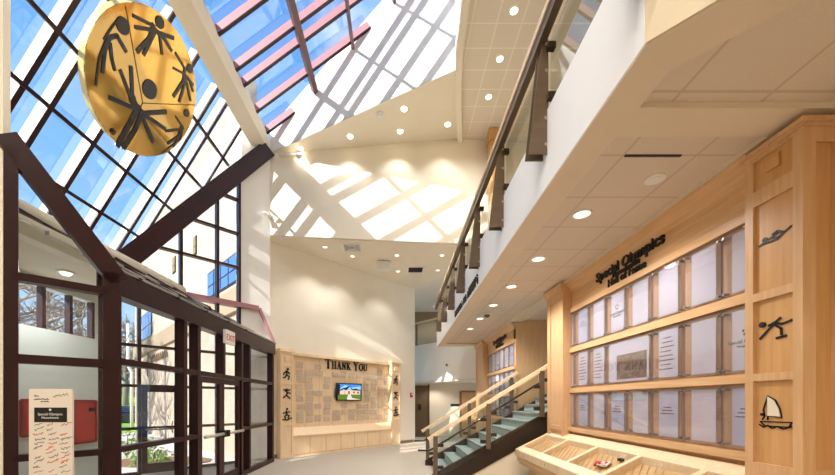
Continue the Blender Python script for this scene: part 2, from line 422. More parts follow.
for k, (p, q, hs) in enumerate(((6.03, 6.795, 1), (6.805, 7.57, 0))):
    d = sroot('door_%d' % (k+1), (XE, p if hs else q, 0))
    fr = MB()
    fr.box(XE-.09, XE-.03, p, p+.09, .01, 2.04); fr.box(XE-.09, XE-.03, q-.09, q, .01, 2.04)
    fr.box(XE-.09, XE-.03, p+.09, q-.09, 1.94, 2.04); fr.box(XE-.09, XE-.03, p+.09, q-.09, .01, .22)
    part('door_frame', fr, maroon, d)
    part('glass', MB().face([(XE-.06, p+.09, .2), (XE-.06, q-.09, .2), (XE-.06, q-.09, 1.96), (XE-.06, p+.09, 1.96)]), wglass, d)
    pb = MB().tube([(XE+.05, p+.03, 1.0), (XE+.05, q-.03, 1.0)], .03)
    part('push_bar', pb, mat('satin_bar', (206, 196, 184), .35, .3), d)
    hb = MB().box(XE-.03, XE+.08, (q-.1 if hs else p+.02), (q-.02 if hs else p+.1), .94, 1.06)
    part('latch', hb, black, d)
# roof over the vestibule
part('eave_flashing', MB().beam((XE-.05, 4.2, 3.19), (XE-.05, 9.6, 3.19), .12, .03), steel, w4)
wr = sroot('window_6', (-4.2, 6.5, 3.6))
def roofp(t, Y): return V(XE+(-5.0-XE)*t, Y, 3.16+(4.12-3.16)*t)
part('glass', MB().face([roofp(0, 4.2), roofp(0, 9.85), roofp(1, 8.25), roofp(1, 3.2)]), wglass, wr)
for t in (.12, .3, .5, .75):
    e = roofp(t, 0).x+13.28-.05
    part('glazing_bar', MB().beam(roofp(t, 4.1-.7*t), roofp(t, e), .05, .05), steel if t < .6 else maroon, wr)
for y in (4.6, 5.4, 6.2, 7.0, 7.8):
    part('rafter', MB().beam(roofp(0, y), roofp(1, y), .05, .08), maroon, wr)
b = MB().box(-6.38, -5.0, 3.62, 6.88, 4.06, 4.2)
b.ext([(-6.38, 6.88, 4.06), (-5.0, 6.88, 4.06), (-5.0, 8.25, 4.06)], (0, 0, .14))
b.tube([(-5.0, 3.1, 4.17), (-5.0, 8.2, 4.17)], .1, 10)
struct('ceiling_vestibule_cap', b, cream)
b = MB().ext([(-4.9, 3.65, 3.7), (-6.35, 3.65, 3.7), (-6.35, 6.9, 3.7), (-6.2, 7.0, 3.7), (-4.9, 8.3, 3.7)], (0, 0, .08))
struct('ceiling_vestibule', b, cream)
# vestibule left wall with a band of clerestory windows
b = MB()
XL = -6.0
for (y0, y1, z0, z1) in ((3.62, 7.25, 0, 2.84), (3.62, 7.25, 3.55, 3.7), (3.62, 5.5, 2.84, 3.55), (7.02, 7.25, 2.84, 3.55)):
    b.box(XL-.15, XL, y0, y1, z0, z1)
struct('wall_vestibule', b, greyg)
w7 = sroot('window_7', (XL, 6.2, 2.84))
for y in (5.53, 6.02, 6.52, 6.99):
    part('mullion', MB().box(XL-.1, XL+.0, y-.03, y+.03, 2.84, 3.55), maroon, w7)
part('glass', MB().face([(XL-.05, 5.5, 2.84), (XL-.05, 7.02, 2.84), (XL-.05, 7.02, 3.55), (XL-.05, 5.5, 3.55)]), wglass, w7)
# end wall of the vestibule, 45 degrees, with a raking top
w5 = sroot('window_5', (-3.6, 3.9, 0))
E0 = V(-3.33, 4.18, 0)                     # corner; u runs away from the corner towards the camera-left
eU = V(-R2, -R2, 0)
def ep(t, z): return E0+V(-t, -t, 0)+Z*z
def ebar(t0, z0, t1, z1, wd, dpth=.12): return MB().beam(ep(t0, z0), ep(t1, z1), dpth, wd, Z if z0 == z1 else (V(0, 0, 1)-(ep(t1, z1)-ep(t0, z0)).normalized()*((ep(t1, z1)-ep(t0, z0)).normalized().z)).normalized())
for (t, h) in ((.03, 3.1), (.585, 4.15)):
    part('post', MB().obox(ep(t, 0), eU, Z, -dN, -.075 if t < .1 else -.05, .075 if t < .1 else .05, 0, h, -.06, .06), maroon, w5)
part('raking_bar', ebar(-.02, 3.02, .615, 4.26, .2), maroon, w5)
for z, h in ((2.87, .08), (2.04, .09), (1.03, .07), (.05, .1)):
    part('transom', ebar(.05, z, .57, z, h), maroon, w5)
part('glass', MB().face([ep(.05, .05), ep(.57, .05), ep(.57, 4.1), ep(.05, 3.1)]), wglass, w5)

# outer doors in the window wall
d = sroot('door_3', tuple(dp(7.95, 0)))
fr = MB(); o = dp(7.71, 0)
for (a0, a1, z0, z1) in ((0, .1, .05, 1.92), (.62, .72, .05, 1.92), (.1, .62, 1.82, 1.92), (.1, .62, .05, .25)):
    fr.obox(o, dU, Z, dN, a0, a1, z0, z1, -.08, .02)
part('door_frame', fr, maroon, d)
part('push_bar', MB().tube([o+dN*.06+dU*.05+Z*1.0, o+dN*.06+dU*.67+Z*1.0], .022), steel, d)
part('pull_handle', MB().tube([o-dN*.1+dU*.6+Z*(.9), o-dN*.16+dU*.6+Z*.95, o-dN*.16+dU*.6+Z*1.1, o-dN*.1+dU*.6+Z*1.15], .015), steel, d)

# ------------------------------------------------------------------ exterior
gr = MB().ext([(-30, -20, -.16), (40, -20, -.16), (40, 60, -.16), (-40, 60, -.16), (-40, -20, -.16)], (0, 0, .04))
struct('ground', gr, noisy('concrete_walk', (216, 202, 194), (228, 216, 208), nscale=3, rough=.9))
lw = MB(); lw.ext([(-30, 16.5, -.12), (-8.6, 21.5, -.12), (-10, 30, -.12), (-40, 24, -.12)], (0, 0, .1))
lw.add([(-34, 20, -.1), (-9, 27, -.1), (-12, 44, 3.6), (-40, 36, 3.6)], [(0, 1, 2, 3)])
single('lawn', lw, noisy('grass', (104, 150, 60), (150, 186, 92), nscale=12, rough=.95), 'bright green grass bank beyond the glass entrance, behind the parked car', 'lawn')['kind'] = 'stuff'
# building wing running away from the pier
B = thing('building', 'beige masonry wing with a ribbon window, seen through the entrance glass', 'building', (-4.6, 10.5, 0))
fU = V(-R2, R2, 0); fN = V(-R2, -R2, 0); fo = V(-4.35, 10.15, -.12)
stone = noisy('beige_masonry', (172, 152, 132), (184, 164, 144), nscale=2., rough=.9)
part('wall', MB().obox(fo, fU, Z, -fN, 0, 17.4, 0, 4.4, 0, .3), stone, B)
part('upper_wall', MB().obox(fo, fU, Z, -fN, 0, 17.4, 5.0, 11, .0, .3), noisy('cream_stucco', (176, 162, 144), (184, 170, 152), nscale=2, rough=.9), B)
part('ledge', MB().obox(fo, fU, Z, -fN, 0, 17.4, 4.4, 5.1, -.12, .3), mat('tan_band', (160, 138, 112), .8), B)
skyblue = mat('dark_window_glass', (70, 110, 170), .08, 0, .8)
for (a0, a1, z0, z1) in ((.6, 3.3, 5.3, 6.2), (12.4, 15.2, 5.25, 6.7), (4.6, 5.0, 7.3, 8.0), (7.6, 8.1, 7.4, 8.1)):
    wn = part('window', MB().obox(fo, fU, Z, -fN, a0, a1, z0, z1, -.03, .02), maroon, B)
    pn = MB()
    k = max(1, int(round((a1-a0)/.7)))
    for i in range(k):
        for (za, zb) in ((z0+.05, z0+(z1-z0)*.42), (z0+(z1-z0)*.47, z1-.05)):
            pn.obox(fo, fU, Z, -fN, a0+.05+i*(a1-a0)/k, a0+(i+1)*(a1-a0)/k-.03, za, zb, -.045, -.03)
    part('pane', pn, skyblue if a1-a0 > 1 else mat('tan_louvre', (136, 118, 88), .8), wn)
so = fo+fU*12.0+fN*.02+Z*1.75
mk = MB().strokes(so, -fU, Z, fN, [[(-1.6, 1.75), (-1.3, 2.75), (-1.0, 1.85)], [(-1.7, 2.2), (-.9, 2.45)], [(-1.3, 2.75), (-1.45, 1.4)]], .07, .03)
for i in range(9):
    x = -.6+i*.42
    mk.strokes(so, -fU, Z, fN, [[(x, 2.05), (x+.1, 2.4)], [(x+.1, 2.4), (x+.26, 2.08)], [(x+.04, 2.2), (x+.3, 2.22)]], .06, .03)
part('facade_sign', mk, mat('tan_sign', (120, 92, 66), .6), B)
# downpipe, gutter
single('downpipe', MB().tube([fo+fU*17.5+fN*.15+Z*.1, fo+fU*17.5+fN*.15+Z*3.6, fo+fU*17.4+fN*.35+Z*4.0, fo+fU*17.4+fN*.35+Z*6.6], .09), wpaint, 'white downpipe on the far corner of the beige building', 'pipe')
# car
cpt = V((136-CX)/F*27, 27, -.1)
car = thing('car', 'dark parked car beyond the lawn edge, seen through the left entrance bay', 'car', tuple(cpt), math.radians(20))
cb = MB()
cb.ext([(-.85, -2.1, .3), (-.85, 2.1, .3), (-.85, 2.15, .75), (-.85, 1.3, .9), (-.85, .8, 1.35), (-.85, -1.2, 1.42), (-.85, -1.9, .95), (-.85, -2.15, .8)], (1.7, 0, 0))
part('body', cb, mat('navy_car_paint', (34, 40, 54), .2, .3, .6), car, local=True)
part('rear_window', MB().ext([(-.7, -1.92, .98), (.7, -1.92, .98), (.6, -1.3, 1.38), (-.6, -1.3, 1.38)], (0, -.03, .01)), mat('tinted_car_glass', (30, 38, 50), .2), car, local=True)
for sx in (-1, 1):
    part('taillight', MB().box(sx*.72-.12, sx*.72+.12, -2.18, -2.1, .7, .88), red, car, local=True)
    part('side_window', MB().ext([(sx*.86, -1.2, .95), (sx*.86, 1.0, .95), (sx*.86, .7, 1.28), (sx*.86, -1.0, 1.33)], (sx*.01, 0, 0)), mat('tinted_car_glass', (30, 38, 50), .2), car, local=True)
    for y in (-1.35, 1.35):
        part('wheel', MB().cyl((sx*.7, y, .32), (sx, 0, 0), .32, .2), black, car, local=True)
# shrubs
def shrub(name, c, r, h, label, colr):
    t = thing(name, label, 'shrub', c)
    m = MB()
    for i in range(260):
        a = random.uniform(0, 6.28); q = math.sqrt(random.random())*r; zz = random.uniform(.05, 1)*h*(1-.5*(q/r)**2)
        p = V(math.cos(a)*q, math.sin(a)*q, zz); s = random.uniform(.05, .1)
        e1 = V(random.uniform(-1, 1), random.uniform(-1, 1), random.uniform(-1, 1)).normalized(); e2 = e1.cross(V(.3, .5, .8)).normalized()
        m.face([p-e1*s, p+e2*s*.5, p+e1*s, p-e2*s*.5])
    part('foliage', m, noisy('leaf_'+colr, (96, 140, 62), (160, 190, 96), nscale=9, rough=.8), t, local=True)
    st = MB()
    for i in range(7):
        a = i*.9; st.tube([(0, 0, 0), (math.cos(a)*r*.4, math.sin(a)*r*.4, h*.5), (math.cos(a)*r*.7, math.sin(a)*r*.7, h*.75)], .012, 5)
    part('stem', st, mat('twig', (110, 88, 66), .9), t, local=True)
p = at(127, 440, 11.2); shrub('shrub', (p.x, p.y, -.12), .75, .95, 'leafy green shrub left of the outer door, beside the walk', 'a')
p = at(153, 452, 9.6); shrub('shrub', (p.x, p.y, -.12), .5, .55, 'low green shrub in the mulch seen through the outer door', 'b')
mp = MB(); c = at(160, 455, 10.2)
mp.ext([(c.x+1.1*math.cos(i*.52)*1.3, c.y+.9*math.sin(i*.52), -.12) for i in range(12)], (0, 0, .03))
single('mulch_bed', mp, noisy('mulch', (120, 84, 60), (150, 112, 82), nscale=30, rough=1), 'brown mulch planting bed in front of the beige building', 'planting bed')
# bare trees
def tree(c, h, label, seed):
    random.seed(seed)
    t = thing('bare_tree', label, 'tree', c, 0, 'bare trees behind the lawn')
    tr = MB(); br = MB()
    tr.tube([(0, 0, 0), (.05, 0, h*.3), (0, .1, h*.6), (.1, 0, h)], [h*.03, h*.024, h*.015, h*.004], 7)
    for i in range(34):
        z0 = h*random.uniform(.18, .95); a = random.uniform(0, 6.28); l = h*.42*(1.15-z0/h)
        e = V(math.cos(a)*l, math.sin(a)*l, z0+l*.6); s0 = V(0, 0, z0)
        br.tube([s0, s0.lerp(e, .5)+V(0, 0, -.04*l), e], [h*.008, h*.005, h*.002], 4)
        for k in range(6):
            f = random.uniform(.3, 1); q = s0.lerp(e, f); e2 = q+V(random.uniform(-1, 1), random.uniform(-1, 1), random.uniform(.2, 1))*l*.35
            br.tube([q, e2], [h*.004, h*.0015], 4)
            br.tube([q.lerp(e2, .5), q.lerp(e2, .5)+V(random.uniform(-1, 1), random.uniform(-1, 1), .6)*l*.2], [h*.002, h*.001], 3)
    part('trunk', tr, mat('grey_bark', (136, 124, 112), .9), t, local=True)
    part('branches', br, mat('pale_twig', (158, 146, 134), .9), t, local=True)
tl = [('tall bare grey tree left of the beige wing through the first entrance bay', 125, 30, 9), ('bare tree just left of the downpipe, behind the parked car', 132, 33, 9),
      ('bare tree over the vestibule, left in the clerestory window', 14, 13, 7), ('bare pale tree in the middle pane of the vestibule clerestory', 45, 16, 8),
      ('bare tree in the right pane of the vestibule clerestory', 78, 17, 8), ('bare tree on the bank at the left edge of the first entrance bay', 118, 34, 10)]
for i, (lb, px, Y, h) in enumerate(tl):
    tree((((px-CX)/F*Y), Y, -.12 if Y < 20 else 0), h, lb, i+20)
random.seed(11)

# ------------------------------------------------------------------ gold medallion in front of the steep glazing
mo = ray_plane(147, 88.5, V(-1.61, 0, 1), CH+12.416-1.6+1.6)
pd = V(-1.61, 0, 1).dot(mo)
Rm = .173*mo.y
md = thing('medallion', 'large round gold emblem disc with dark dancing figures hanging under the slanted glazing', 'emblem', tuple(mo))
mu, mv = V(0, 1, 0), sA
NS = 72
circ = [mo+(mu*math.cos(2*math.pi*i/NS)+mv*math.sin(2*math.pi*i/NS))*Rm for i in range(NS)]
part('disc', MB().ext(circ, nA*.02), gold, md)
m = MB(); k = [p-nA*.1 for p in circ]
m.add(circ+k, [(i, (i+1) % NS, NS+(i+1) % NS, NS+i) for i in range(NS)]+[tuple(range(NS, 2*NS))])
part('rim', m, goldrim, md)
def mc(cx, cy):                      # a point of the emblem drawing on the disc's face
    p = ray_plane(70+cx/2.879, cy/2.879, V(-1.61, 0, 1), pd-.02*1.895)-mo
    return (p.dot(mu), p.dot(mv))
FIG = [
 [((152, 74), 15), ([(137, 56), (118, 80), (97, 113)], 3.5), ([(112, 108), (135, 103), (160, 146)], 8), ([(104, 118), (97, 165), (93, 207)], 8), ([(115, 125), (120, 170), (128, 200)], 7), ([(104, 115), (84, 165), (73, 245)], 4.5), ([(97, 150), (112, 110)], 9)],
 [((258, 64), 11.5), ([(182, 45), (240, 74)], 7), ([(188, 78), (238, 86)], 7), ([(240, 72), (228, 110), (194, 147)], 9), ([(245, 88), (212, 156)], 8), ([(250, 92), (296, 109)], 8), ([(258, 100), (264, 153)], 7), ([(262, 96), (291, 144)], 7), ([(240, 80), (258, 98)], 9)],
 [((344, 197), 9.5), ([(304, 153), (332, 200)], 6), ([(298, 196), (328, 212)], 6), ([(330, 198), (326, 232), (298, 276)], 8), ([(334, 225), (314, 292)], 7), ([(330, 215), (353, 243)], 7), ([(336, 240), (346, 288)], 6), ([(345, 235), (354, 262)], 5)],
 [((335, 325), 9.5), ([(304, 335), (322, 362)], 5), ([(276, 377), (318, 372)], 6), ([(322, 360), (312, 392), (282, 412)], 7), ([(322, 375), (296, 422)], 6), ([(326, 365), (318, 400), (264, 440)], 3)],
 [((229, 257), 20), ([(175, 193), (180, 295)], 9), ([(145, 204), (176, 285)], 8), ([(115, 281), (178, 308)], 10), ([(180, 285), (190, 315)], 17), ([(196, 305), (174, 350), (136, 418)], 13), ([(208, 320), (188, 370), (154, 424)], 12), ([(202, 326), (275, 322)], 10), ([(212, 328), (272, 370)], 10), ([(206, 330), (222, 370), (238, 406)], 10)],
]
sc = 1/2.879*mo.y/F*1.25
m0 = mo+nA*.02
for fg in FIG:
    h, r = fg[0]
    mm = MB()
    c = mc(*h)
    for i, (ln, wd) in enumerate(fg[1:]):
        mm.strokes(m0, mu, mv, -nA if False else nA, [([mc(*q) for q in ln], wd*sc*.92)], .02, .012+i*.0004)
    fgp = part('figure', mm, mat('graphite_figure', (44, 42, 40), .3, 0, .5), md)
    part('head', MB().disc(m0, mu, mv, nA, c, r*sc*.95, r*sc*.95, .014), mat('graphite_figure', (44, 42, 40)), fgp)
mm = MB()
for ln in ([(160, 18), (185, 160), (209, 295)], [(209, 297), (285, 300), (361, 302)], [(209, 297), (176, 360), (150, 430)]):
    mm.strokes(m0, mu, mv, nA, [[mc(*q) for q in ln]], .012, .006)
part('seam', mm, mat('dark_gold_seam', (132, 92, 28), .3, .3), md)
mm = MB(); c = mc(122, 378)
ringp = [(c[0]+.045*math.cos(a*.5236), c[1]+.045*math.sin(a*.5236)) for a in range(13)]
mm.strokes(m0, mu, mv, nA, [ringp], .01, .01)
mm.strokes(m0, mu, mv, nA, [[(c[0]-.015, c[1]-.025), (c[0]-.015, c[1]+.025), (c[0]+.012, c[1]+.02), (c[0]+.012, c[1]+.004), (c[0]-.012, c[1])], [(c[0], c[1]), (c[0]+.016, c[1]-.025)]], .009, .01)
part('registered_mark', mm, black, md)
for a in (.9, 2.4, 4.0, 5.4):
    q = mo+(mu*math.cos(a)+mv*math.sin(a))*Rm*.8-nA*.12
    part('hanger', MB().tube([q, q-nA*.22], .015), steel, md)

# ------------------------------------------------------------------ balcony railing
br = thing('balcony_railing', 'bronze and glass balcony railing with a wooden handrail along the upper floor edge', 'railing', (1.41, 7, 3.96))
hr = MB().ext([(1.315, 1.2, 5.12), (1.40, 1.2, 5.12), (1.40, 1.2, 5.19), (1.315, 1.2, 5.19)], (0, 12.0, 0))
part('handrail', hr, mapleL, br)
part('rail_channel', MB().box(1.33, 1.40, 1.2, 13.2, 5.02, 5.12), bronze, br)
py = [3.44+1.41*i for i in range(-1, 7)]
for y in py:
    for dy in (-.05, .05):
        m = MB().ext([(1.235, y+dy-.006, 3.96), (1.42, y+dy-.006, 3.96), (1.42, y+dy-.006, 5.05), (1.37, y+dy-.006, 5.05), (1.34, y+dy-.006, 4.9)], (0, .012, 0))
        pt = part('post', m, bronze, br)
    for z in (4.05, 4.3, 4.75, 5.0): part('bolt', MB().cyl((1.40, y-.06, z), (0, 1, 0), .018, .12, 8), steel, br)
    for z in (4.48, 4.95):
        part('glass_clamp', MB().box(1.40, 1.47, y-.11, y-.06, z-.03, z+.03), bronzeD, br)
for y in py[:-1]:
    part('glass_panel', MB().box(1.43, 1.442, y+.08, y+1.33, 4.40, 5.02), rglass, br)
# the guard of the upstairs bridge, behind
g2 = thing('bridge_railing', 'short wooden-topped glass guard over the white bridge at the far end', 'railing', (1.5, 15.0, 4.1))
u2 = (V(2.98, 13.35, 0)-V(.70, 15.9, 0)).normalized()
part('handrail', MB().beam(V(.72, 15.93, 5.1), V(1.9, 14.6, 5.1), .07, .07), mapleL, g2)
part('glass_panel', MB().beam(V(.72, 15.98, 4.57), V(1.9, 14.65, 4.57), .012, .9), rglass, g2)
for t in (.05, .75):
    q = V(.72, 15.95, 0).lerp(V(1.9, 14.62, 0), t)
    part('post', MB().box(q.x-.03, q.x+.03, q.y-.03, q.y+.03, 4.1, 5.07), bronze, g2)
# fascia lettering on the balcony: black slanted letters, too small to read
BL = thing('balcony_lettering', 'row of small black raised letters on the white balcony edge', 'lettering', (1.40, 7.7, 3.7)); fo2, fu2, fn2 = V(1.41, 0, 0), V(0, -1, 0), V(-1, 0, 0)
random.seed(5)
y = 8.95; i = 0
while y > 6.4:
    if i in (9, 12): y -= .12
    h = .16 if i > 12 else .13
    zb = 3.72
    A = [[(0, 0), (.02, h)], [(.02, h), (.07, h*.9)], [(.02, h*.5), (.08, h*.5)], [(.08, 0), (.08, h*.6)]]
    k = random.sample(A, 3)
    part('letter', MB().strokes(fo2, fu2, Z, fn2, [[(-y+p[0], zb+p[1]) for p in s] for s in k], .035 if i > 12 else .024, .02), black, BL)
    y -= .12; i += 1
random.seed(11)
# wooden pilaster upstairs
single('wood_pilaster', MB().box(2.55, 2.85, 9.9, 10.2, 4.1, 9.18).box(2.5, 2.9, 9.85, 10.22, 8.9, 9.18), mapleT, 'wooden pilaster top seen beyond the upper end of the balcony handrail', 'pilaster')

# ------------------------------------------------------------------ downlights and ceiling fittings
lampn = [0]
def downlight(c, r, label, group, power, n=None, cat='ceiling light', glow=None, angle=150):
    t = thing('downlight', label, cat, tuple(c), 0, group)
    m = MB()
    K = 24; vs = []; fs = []
    for (rr, zz) in ((r, 0), (r, -.012), (r*.82, -.014), (r*.74, .03), (r*.7, .035)):
        vs += [(rr*math.cos(2*math.pi*i/K), rr*math.sin(2*math.pi*i/K), zz) for i in range(K)]
    for j in range(4):
        for i in range(K): fs.append((j*K+i, j*K+(i+1) % K, (j+1)*K+(i+1) % K, (j+1)*K+i))
    m.add(vs, fs)
    part('trim_ring', m, wpaint, t, local=True)
    part('lens', MB().cyl((0, 0, -.004), (0, 0, 1), r*.8, .004, 20), glow or lamp_w, t, local=True)
    if power:
        l = bpy.data.lights.new('bulb', 'SPOT'); l.energy = power; l.color = (1, .965, .92); l.spot_size = math.radians(angle); l.spot_blend = .6; l.shadow_soft_size = .08
        o = bpy.data.objects.new('bulb', l); COL.objects.link(o); o.parent = t; o.location = (0, 0, -.06)
    return t
PL = 72
names = ['nearest', 'second', 'third', 'fourth', 'fifth', 'sixth', 'seventh']
dim_lens = emit('soft_lens', (255, 240, 214), 1.6)
for i in range(6):
    downlight(V(2.04, 3.97+1.245*i, 3.70), .105, 'round recessed downlight in the tiled ceiling under the balcony, %s from the camera' % names[i], 'downlights under the balcony', PL, glow=dim_lens)
for i, y in enumerate((8.85, 7.87, 6.9, 5.9)):
    downlight(V(2.23, y, 9.19), .085, 'round bright downlight in the upstairs tiled ceiling, %s from the far wall' % ['nearest', 'second', 'third', 'fourth'][i], 'upstairs downlights', 60)
sn = (RR1-L0).cross(RR2-L0).normalized(); sd = sn.dot(L0)
lbs = ['leftmost', 'second from left', 'third from left', 'rightmost, by the curved ceiling edge', 'the one set forward near the sunlit wall']
for i, (px, py_) in enumerate(((300, 148), (350, 136), (400, 131), (447.7, 124), (404, 108.5))):
    p = ray_plane(px, py_, sn, sd); downlight(p-Z*.005, .10, 'small downlight in the sloped cream soffit, %s' % lbs[i], 'sloped soffit downlights', 22 if i == 0 else 36, angle=100)
p = ray_plane(379.6, 114.6, sn, sd)
sdm = MB().cyl(p, (0, 0, -1), .11, .03, 20).cyl(p-Z*.03, (0, 0, -1), .07, .03, 20)
single('smoke_detector', sdm, wpaint, 'white round smoke detector on the sloped soffit between the downlights', 'detector')
lb2 = ['far left, above the donor wall corner', 'back row, second from left', 'in front of the square diffuser', 'middle, above the upper right of the sensor', 'middle, below the sensor', 'right, beyond the dark vent', 'far right, near the balcony handrail']
for i, (px, py_) in enumerate(((285.5, 252), (325, 246.7), (352.5, 256), (397, 255), (398, 271), (437.7, 270), (442, 255))):
    p = ray_plane(px, py_, Z, SOF); downlight(p-Z*.005, .085, 'small downlight in the flat soffit, %s' % lb2[i], 'flat soffit downlights', 45, glow=dim_lens, angle=110)
for i, (x, y) in enumerate([(-4.2, -3.6), (-2.2, -3.6), (-.2, -3.6), (-4.2, -1.4), (-2.2, -1.4), (-.2, -1.4), (-4.2, .8), (-2.2, .8), (-.2, .8)]):  # fill lamps added out of view to brighten the lobby from behind
    downlight(V(x, y, 9.09), .12, 'added unseen fill light in the rear ceiling behind the viewpoint, %s row, %s from left' % (['back', 'middle', 'front'][i//3], ['first', 'second', 'third'][i % 3]), 'added rear fill lights', 120)
for i, (x, y, z, lb) in enumerate(((1.7, 16.9, SOF, 'downlight over the upstairs bridge, behind its railing'), (1.6, 15.7, 2.455, 'added fill light in the low corridor ceiling under the bridge, left one'), (3.0, 14.9, 2.455, 'added fill light in the low corridor ceiling under the bridge, right one'))):
    downlight(V(x, y, z-.004), .085, lb, 'bridge and corridor downlights', (60, 28, 28)[i], glow=dim_lens)  # the corridor pair are hidden lamps added to brighten the far end
def vent(px, py_, dark, name, label):
    p = ray_plane(px, py_, Z, SOF)
    t = thing(name, label, 'vent', tuple(p))
    m = MB(); s = .3
    for a in (0, 1):
        m.box(-s, s, -s+a*(2*s-.06), -s+.06+a*(2*s-.06), -.02, 0); m.box(-s+a*(2*s-.06), -s+.06+a*(2*s-.06), -s+.06, s-.06, -.02, 0)
    part('vent_frame', m, wpaint, t, local=True)
    part('backing', MB().box(-s+.06, s-.06, -s+.06, s-.06, -.004, -.001), darkgrey if dark else mat('vent_shadow', (150, 144, 134), .8), t, local=True)
    m = MB()
    for k in range(4):
        q = .07+.05*k
        if dark: m.box(-s+.06, s-.06, -s+.1+k*.11, -s+.115+k*.11, -.018, -.004)
        else:
            for sg in (-1, 1):
                m.box(-q, q, sg*q-.01, sg*q+.01, -.02, -.004); m.box(sg*q-.01, sg*q+.01, -q, q, -.02, -.004)
    part('louvre', m, darkgrey if dark else wpaint, t, local=True)
vent(352, 247.5, False, 'air_diffuser', 'square white louvred air diffuser in the flat soffit')
vent(415.5, 269.6, True, 'air_vent', 'dark slotted air vent in the flat soffit, right of the white sensor box')
p = ray_plane(384, 262, Z, SOF)
t = thing('sensor_box', 'white boxy sensor hanging from the flat soffit in the middle', 'sensor', tuple(p))
part('housing', MB().box(-.22, .22, -.15, .15, -.26, -.03), wpaint, t, local=True)
part('bracket', MB().cyl((0, 0, -.05), (0, 0, 1), .06, .05, 12), steel, t, local=True)
p = ray_plane(654.8, 178.6, Z, 3.70)
single('speaker_grille', MB().cyl(p, (0, 0, -1), .085, .012, 24).cyl(p-Z*.012, (0, 0, -1), .06, .006, 24), wpaint, 'flat round white ceiling disc in a tile under the balcony, near the beam', 'detector')
p = ray_plane(487, 313.5, Z, 3.70)
t = thing('dome_camera', 'small dome camera under the balcony, beside the far downlights', 'camera', tuple(p))
part('base', MB().cyl((0, 0, -.04), (0, 0, 1), .09, .04, 20), wpaint, t, local=True)
part('dome', MB().blob((0, 0, -.04), .07, .07, .06, 14, 8), mat('smoked_dome', (96, 80, 70), .15, 0, .6), t, local=True)
p = ray_plane(547, 140, Z, 0)
sl = MB().box(1.92, 2.40, 3.02, 3.04, 3.69, 3.70)
single('slot_diffuser', sl, darkgrey, 'narrow dark slot diffuser in the tiled ceiling beside the dropped beam', 'vent')
p = dp(9.72, CH+(402-216)/F*9.7)
t = thing('wall_spotlight', 'small white double-head spotlight low on the sunlit pier', 'spotlight', tuple(p))
part('canopy', MB().cyl(p+dN*.0, dN, .07, .05, 14), wpaint, t)
for s in (-1, 1): part('head', MB().cyl(p+dN*.08+dU*.13*s, dU*s*.4+dN*.3-Z*.5, .06, .13, 14, .075), wpaint, t)
part('arm', MB().tube([p+dN*.07-dU*.15, p+dN*.07+dU*.15], .02), wpaint, t)
p = ray_plane(296, 156, V(.0965, -1, 0).normalized(), V(.0965, -1, 0).normalized().dot(V(-3.53, 9.70, 0)))
t = thing('track_light', 'short white light bar high in the corner under the sloped soffit', 'spotlight', tuple(p))
part('rail', MB().tube([p+V(-.45, -.05, -.02), p+V(.1, -.02, .03)], .035), wpaint, t)
part('head', MB().cyl(p+V(.1, -.05, -.05), (0.2, -1, .2), .08, .14, 14), wpaint, t)

# ------------------------------------------------------------------ exit sign
t = thing('exit_sign', 'white exit sign with red letters on the maroon entrance beam', 'sign', (XE+.04, 6.9, 2.66))
part('housing', MB().box(XE+.02, XE+.08, 6.74, 7.10, 2.72, 2.98), wpaint, t)
part('lettering', text_mb('EXIT', .165, V(XE+.08, 6.92, 2.785), V(0, 1, 0), Z, V(1, 0, 0), .004, bold=.001), red, t)

# ------------------------------------------------------------------ poster on stand, red boards
pc = V(-3.76, 3.82, 0); pU = V(R2, R2, 0).lerp(V(1, 0, 0), .75).normalized(); pN = pU.cross(Z)
px0, px1 = at(31, 400, 3.55), at(74, 400, 3.55)
po = V(px0.x, 3.55, 0); pw = (px1.x-px0.x)
U_, N_ = V(1, 0, 0), V(0, -1, 0)
t = thing('signature_board', 'tall white signed board with a black title band, standing before the vestibule glass', 'poster', (po.x+pw/2, 3.57, 0))
part('board', MB().obox(po, U_, Z, N_, 0, pw, .12, 1.73, 0, .02), mat('cream_board', (236, 226, 216), .6), t)
part('title_band', MB().obox(po, U_, Z, N_, .055, pw-.05, 1.40, 1.545, .02, .023), black, t)
m = text_mb('Special Olympics', .036, po+U_*(pw/2)+Z*1.468+N_*.023, U_, Z, N_, .002)
m2 = text_mb('Massachusetts', .03, po+U_*(pw/2)+Z*1.435+N_*.023, U_, Z, N_, .002)
m.add(m2.v, m2.f)
m.disc(po+N_*.023, U_, Z, N_, (pw/2, 1.523), .012, .012, .002)
part('title', m, wpaint, t)
cols = [(36, 32, 40), (190, 40, 50), (150, 50, 130), (60, 120, 70), (226, 110, 60)]
groups = {i: MB() for i in range(5)}
random.seed(3)
for r in range(26):
    z = 1.365-r*.046
    for cidx in range(3):
        if random.random() < .18: continue
        x = .05+cidx*.13+random.uniform(-.01, .02); L_ = random.uniform(.05, .12); n = int(L_/.008)
        sl_ = random.uniform(.1, .45)
        g = random.choice([0, 0, 1, 1, 2, 3, 4])
        groups[g].strokes(po+N_*.02, U_, Z, N_, [[(x+i*L_/n, z+i*L_/n*sl_+random.uniform(-.011, .011)) for i in range(n+1)]], .0045 if g != 4 else .007, .0015)
groups[0].strokes(po+N_*.02, U_, Z, N_, [[(.05+i*.006, 1.66+random.uniform(-.006, .006)) for i in range(9)], [(.05+i*.006, 1.63+random.uniform(-.006, .006)) for i in range(26)], [(.12+i*.006, 1.605+random.uniform(-.006, .006)) for i in range(14)]], .006, .0015)
groups[3].strokes(po+N_*.02, U_, Z, N_, [[(.24+i*.007, 1.655+i*.001+random.uniform(-.014, .014)) for i in range(22)]], .004, .0015)
for i, g in groups.items(): part('handwriting', g, mat('marker_%d' % i, cols[i], .7), t)
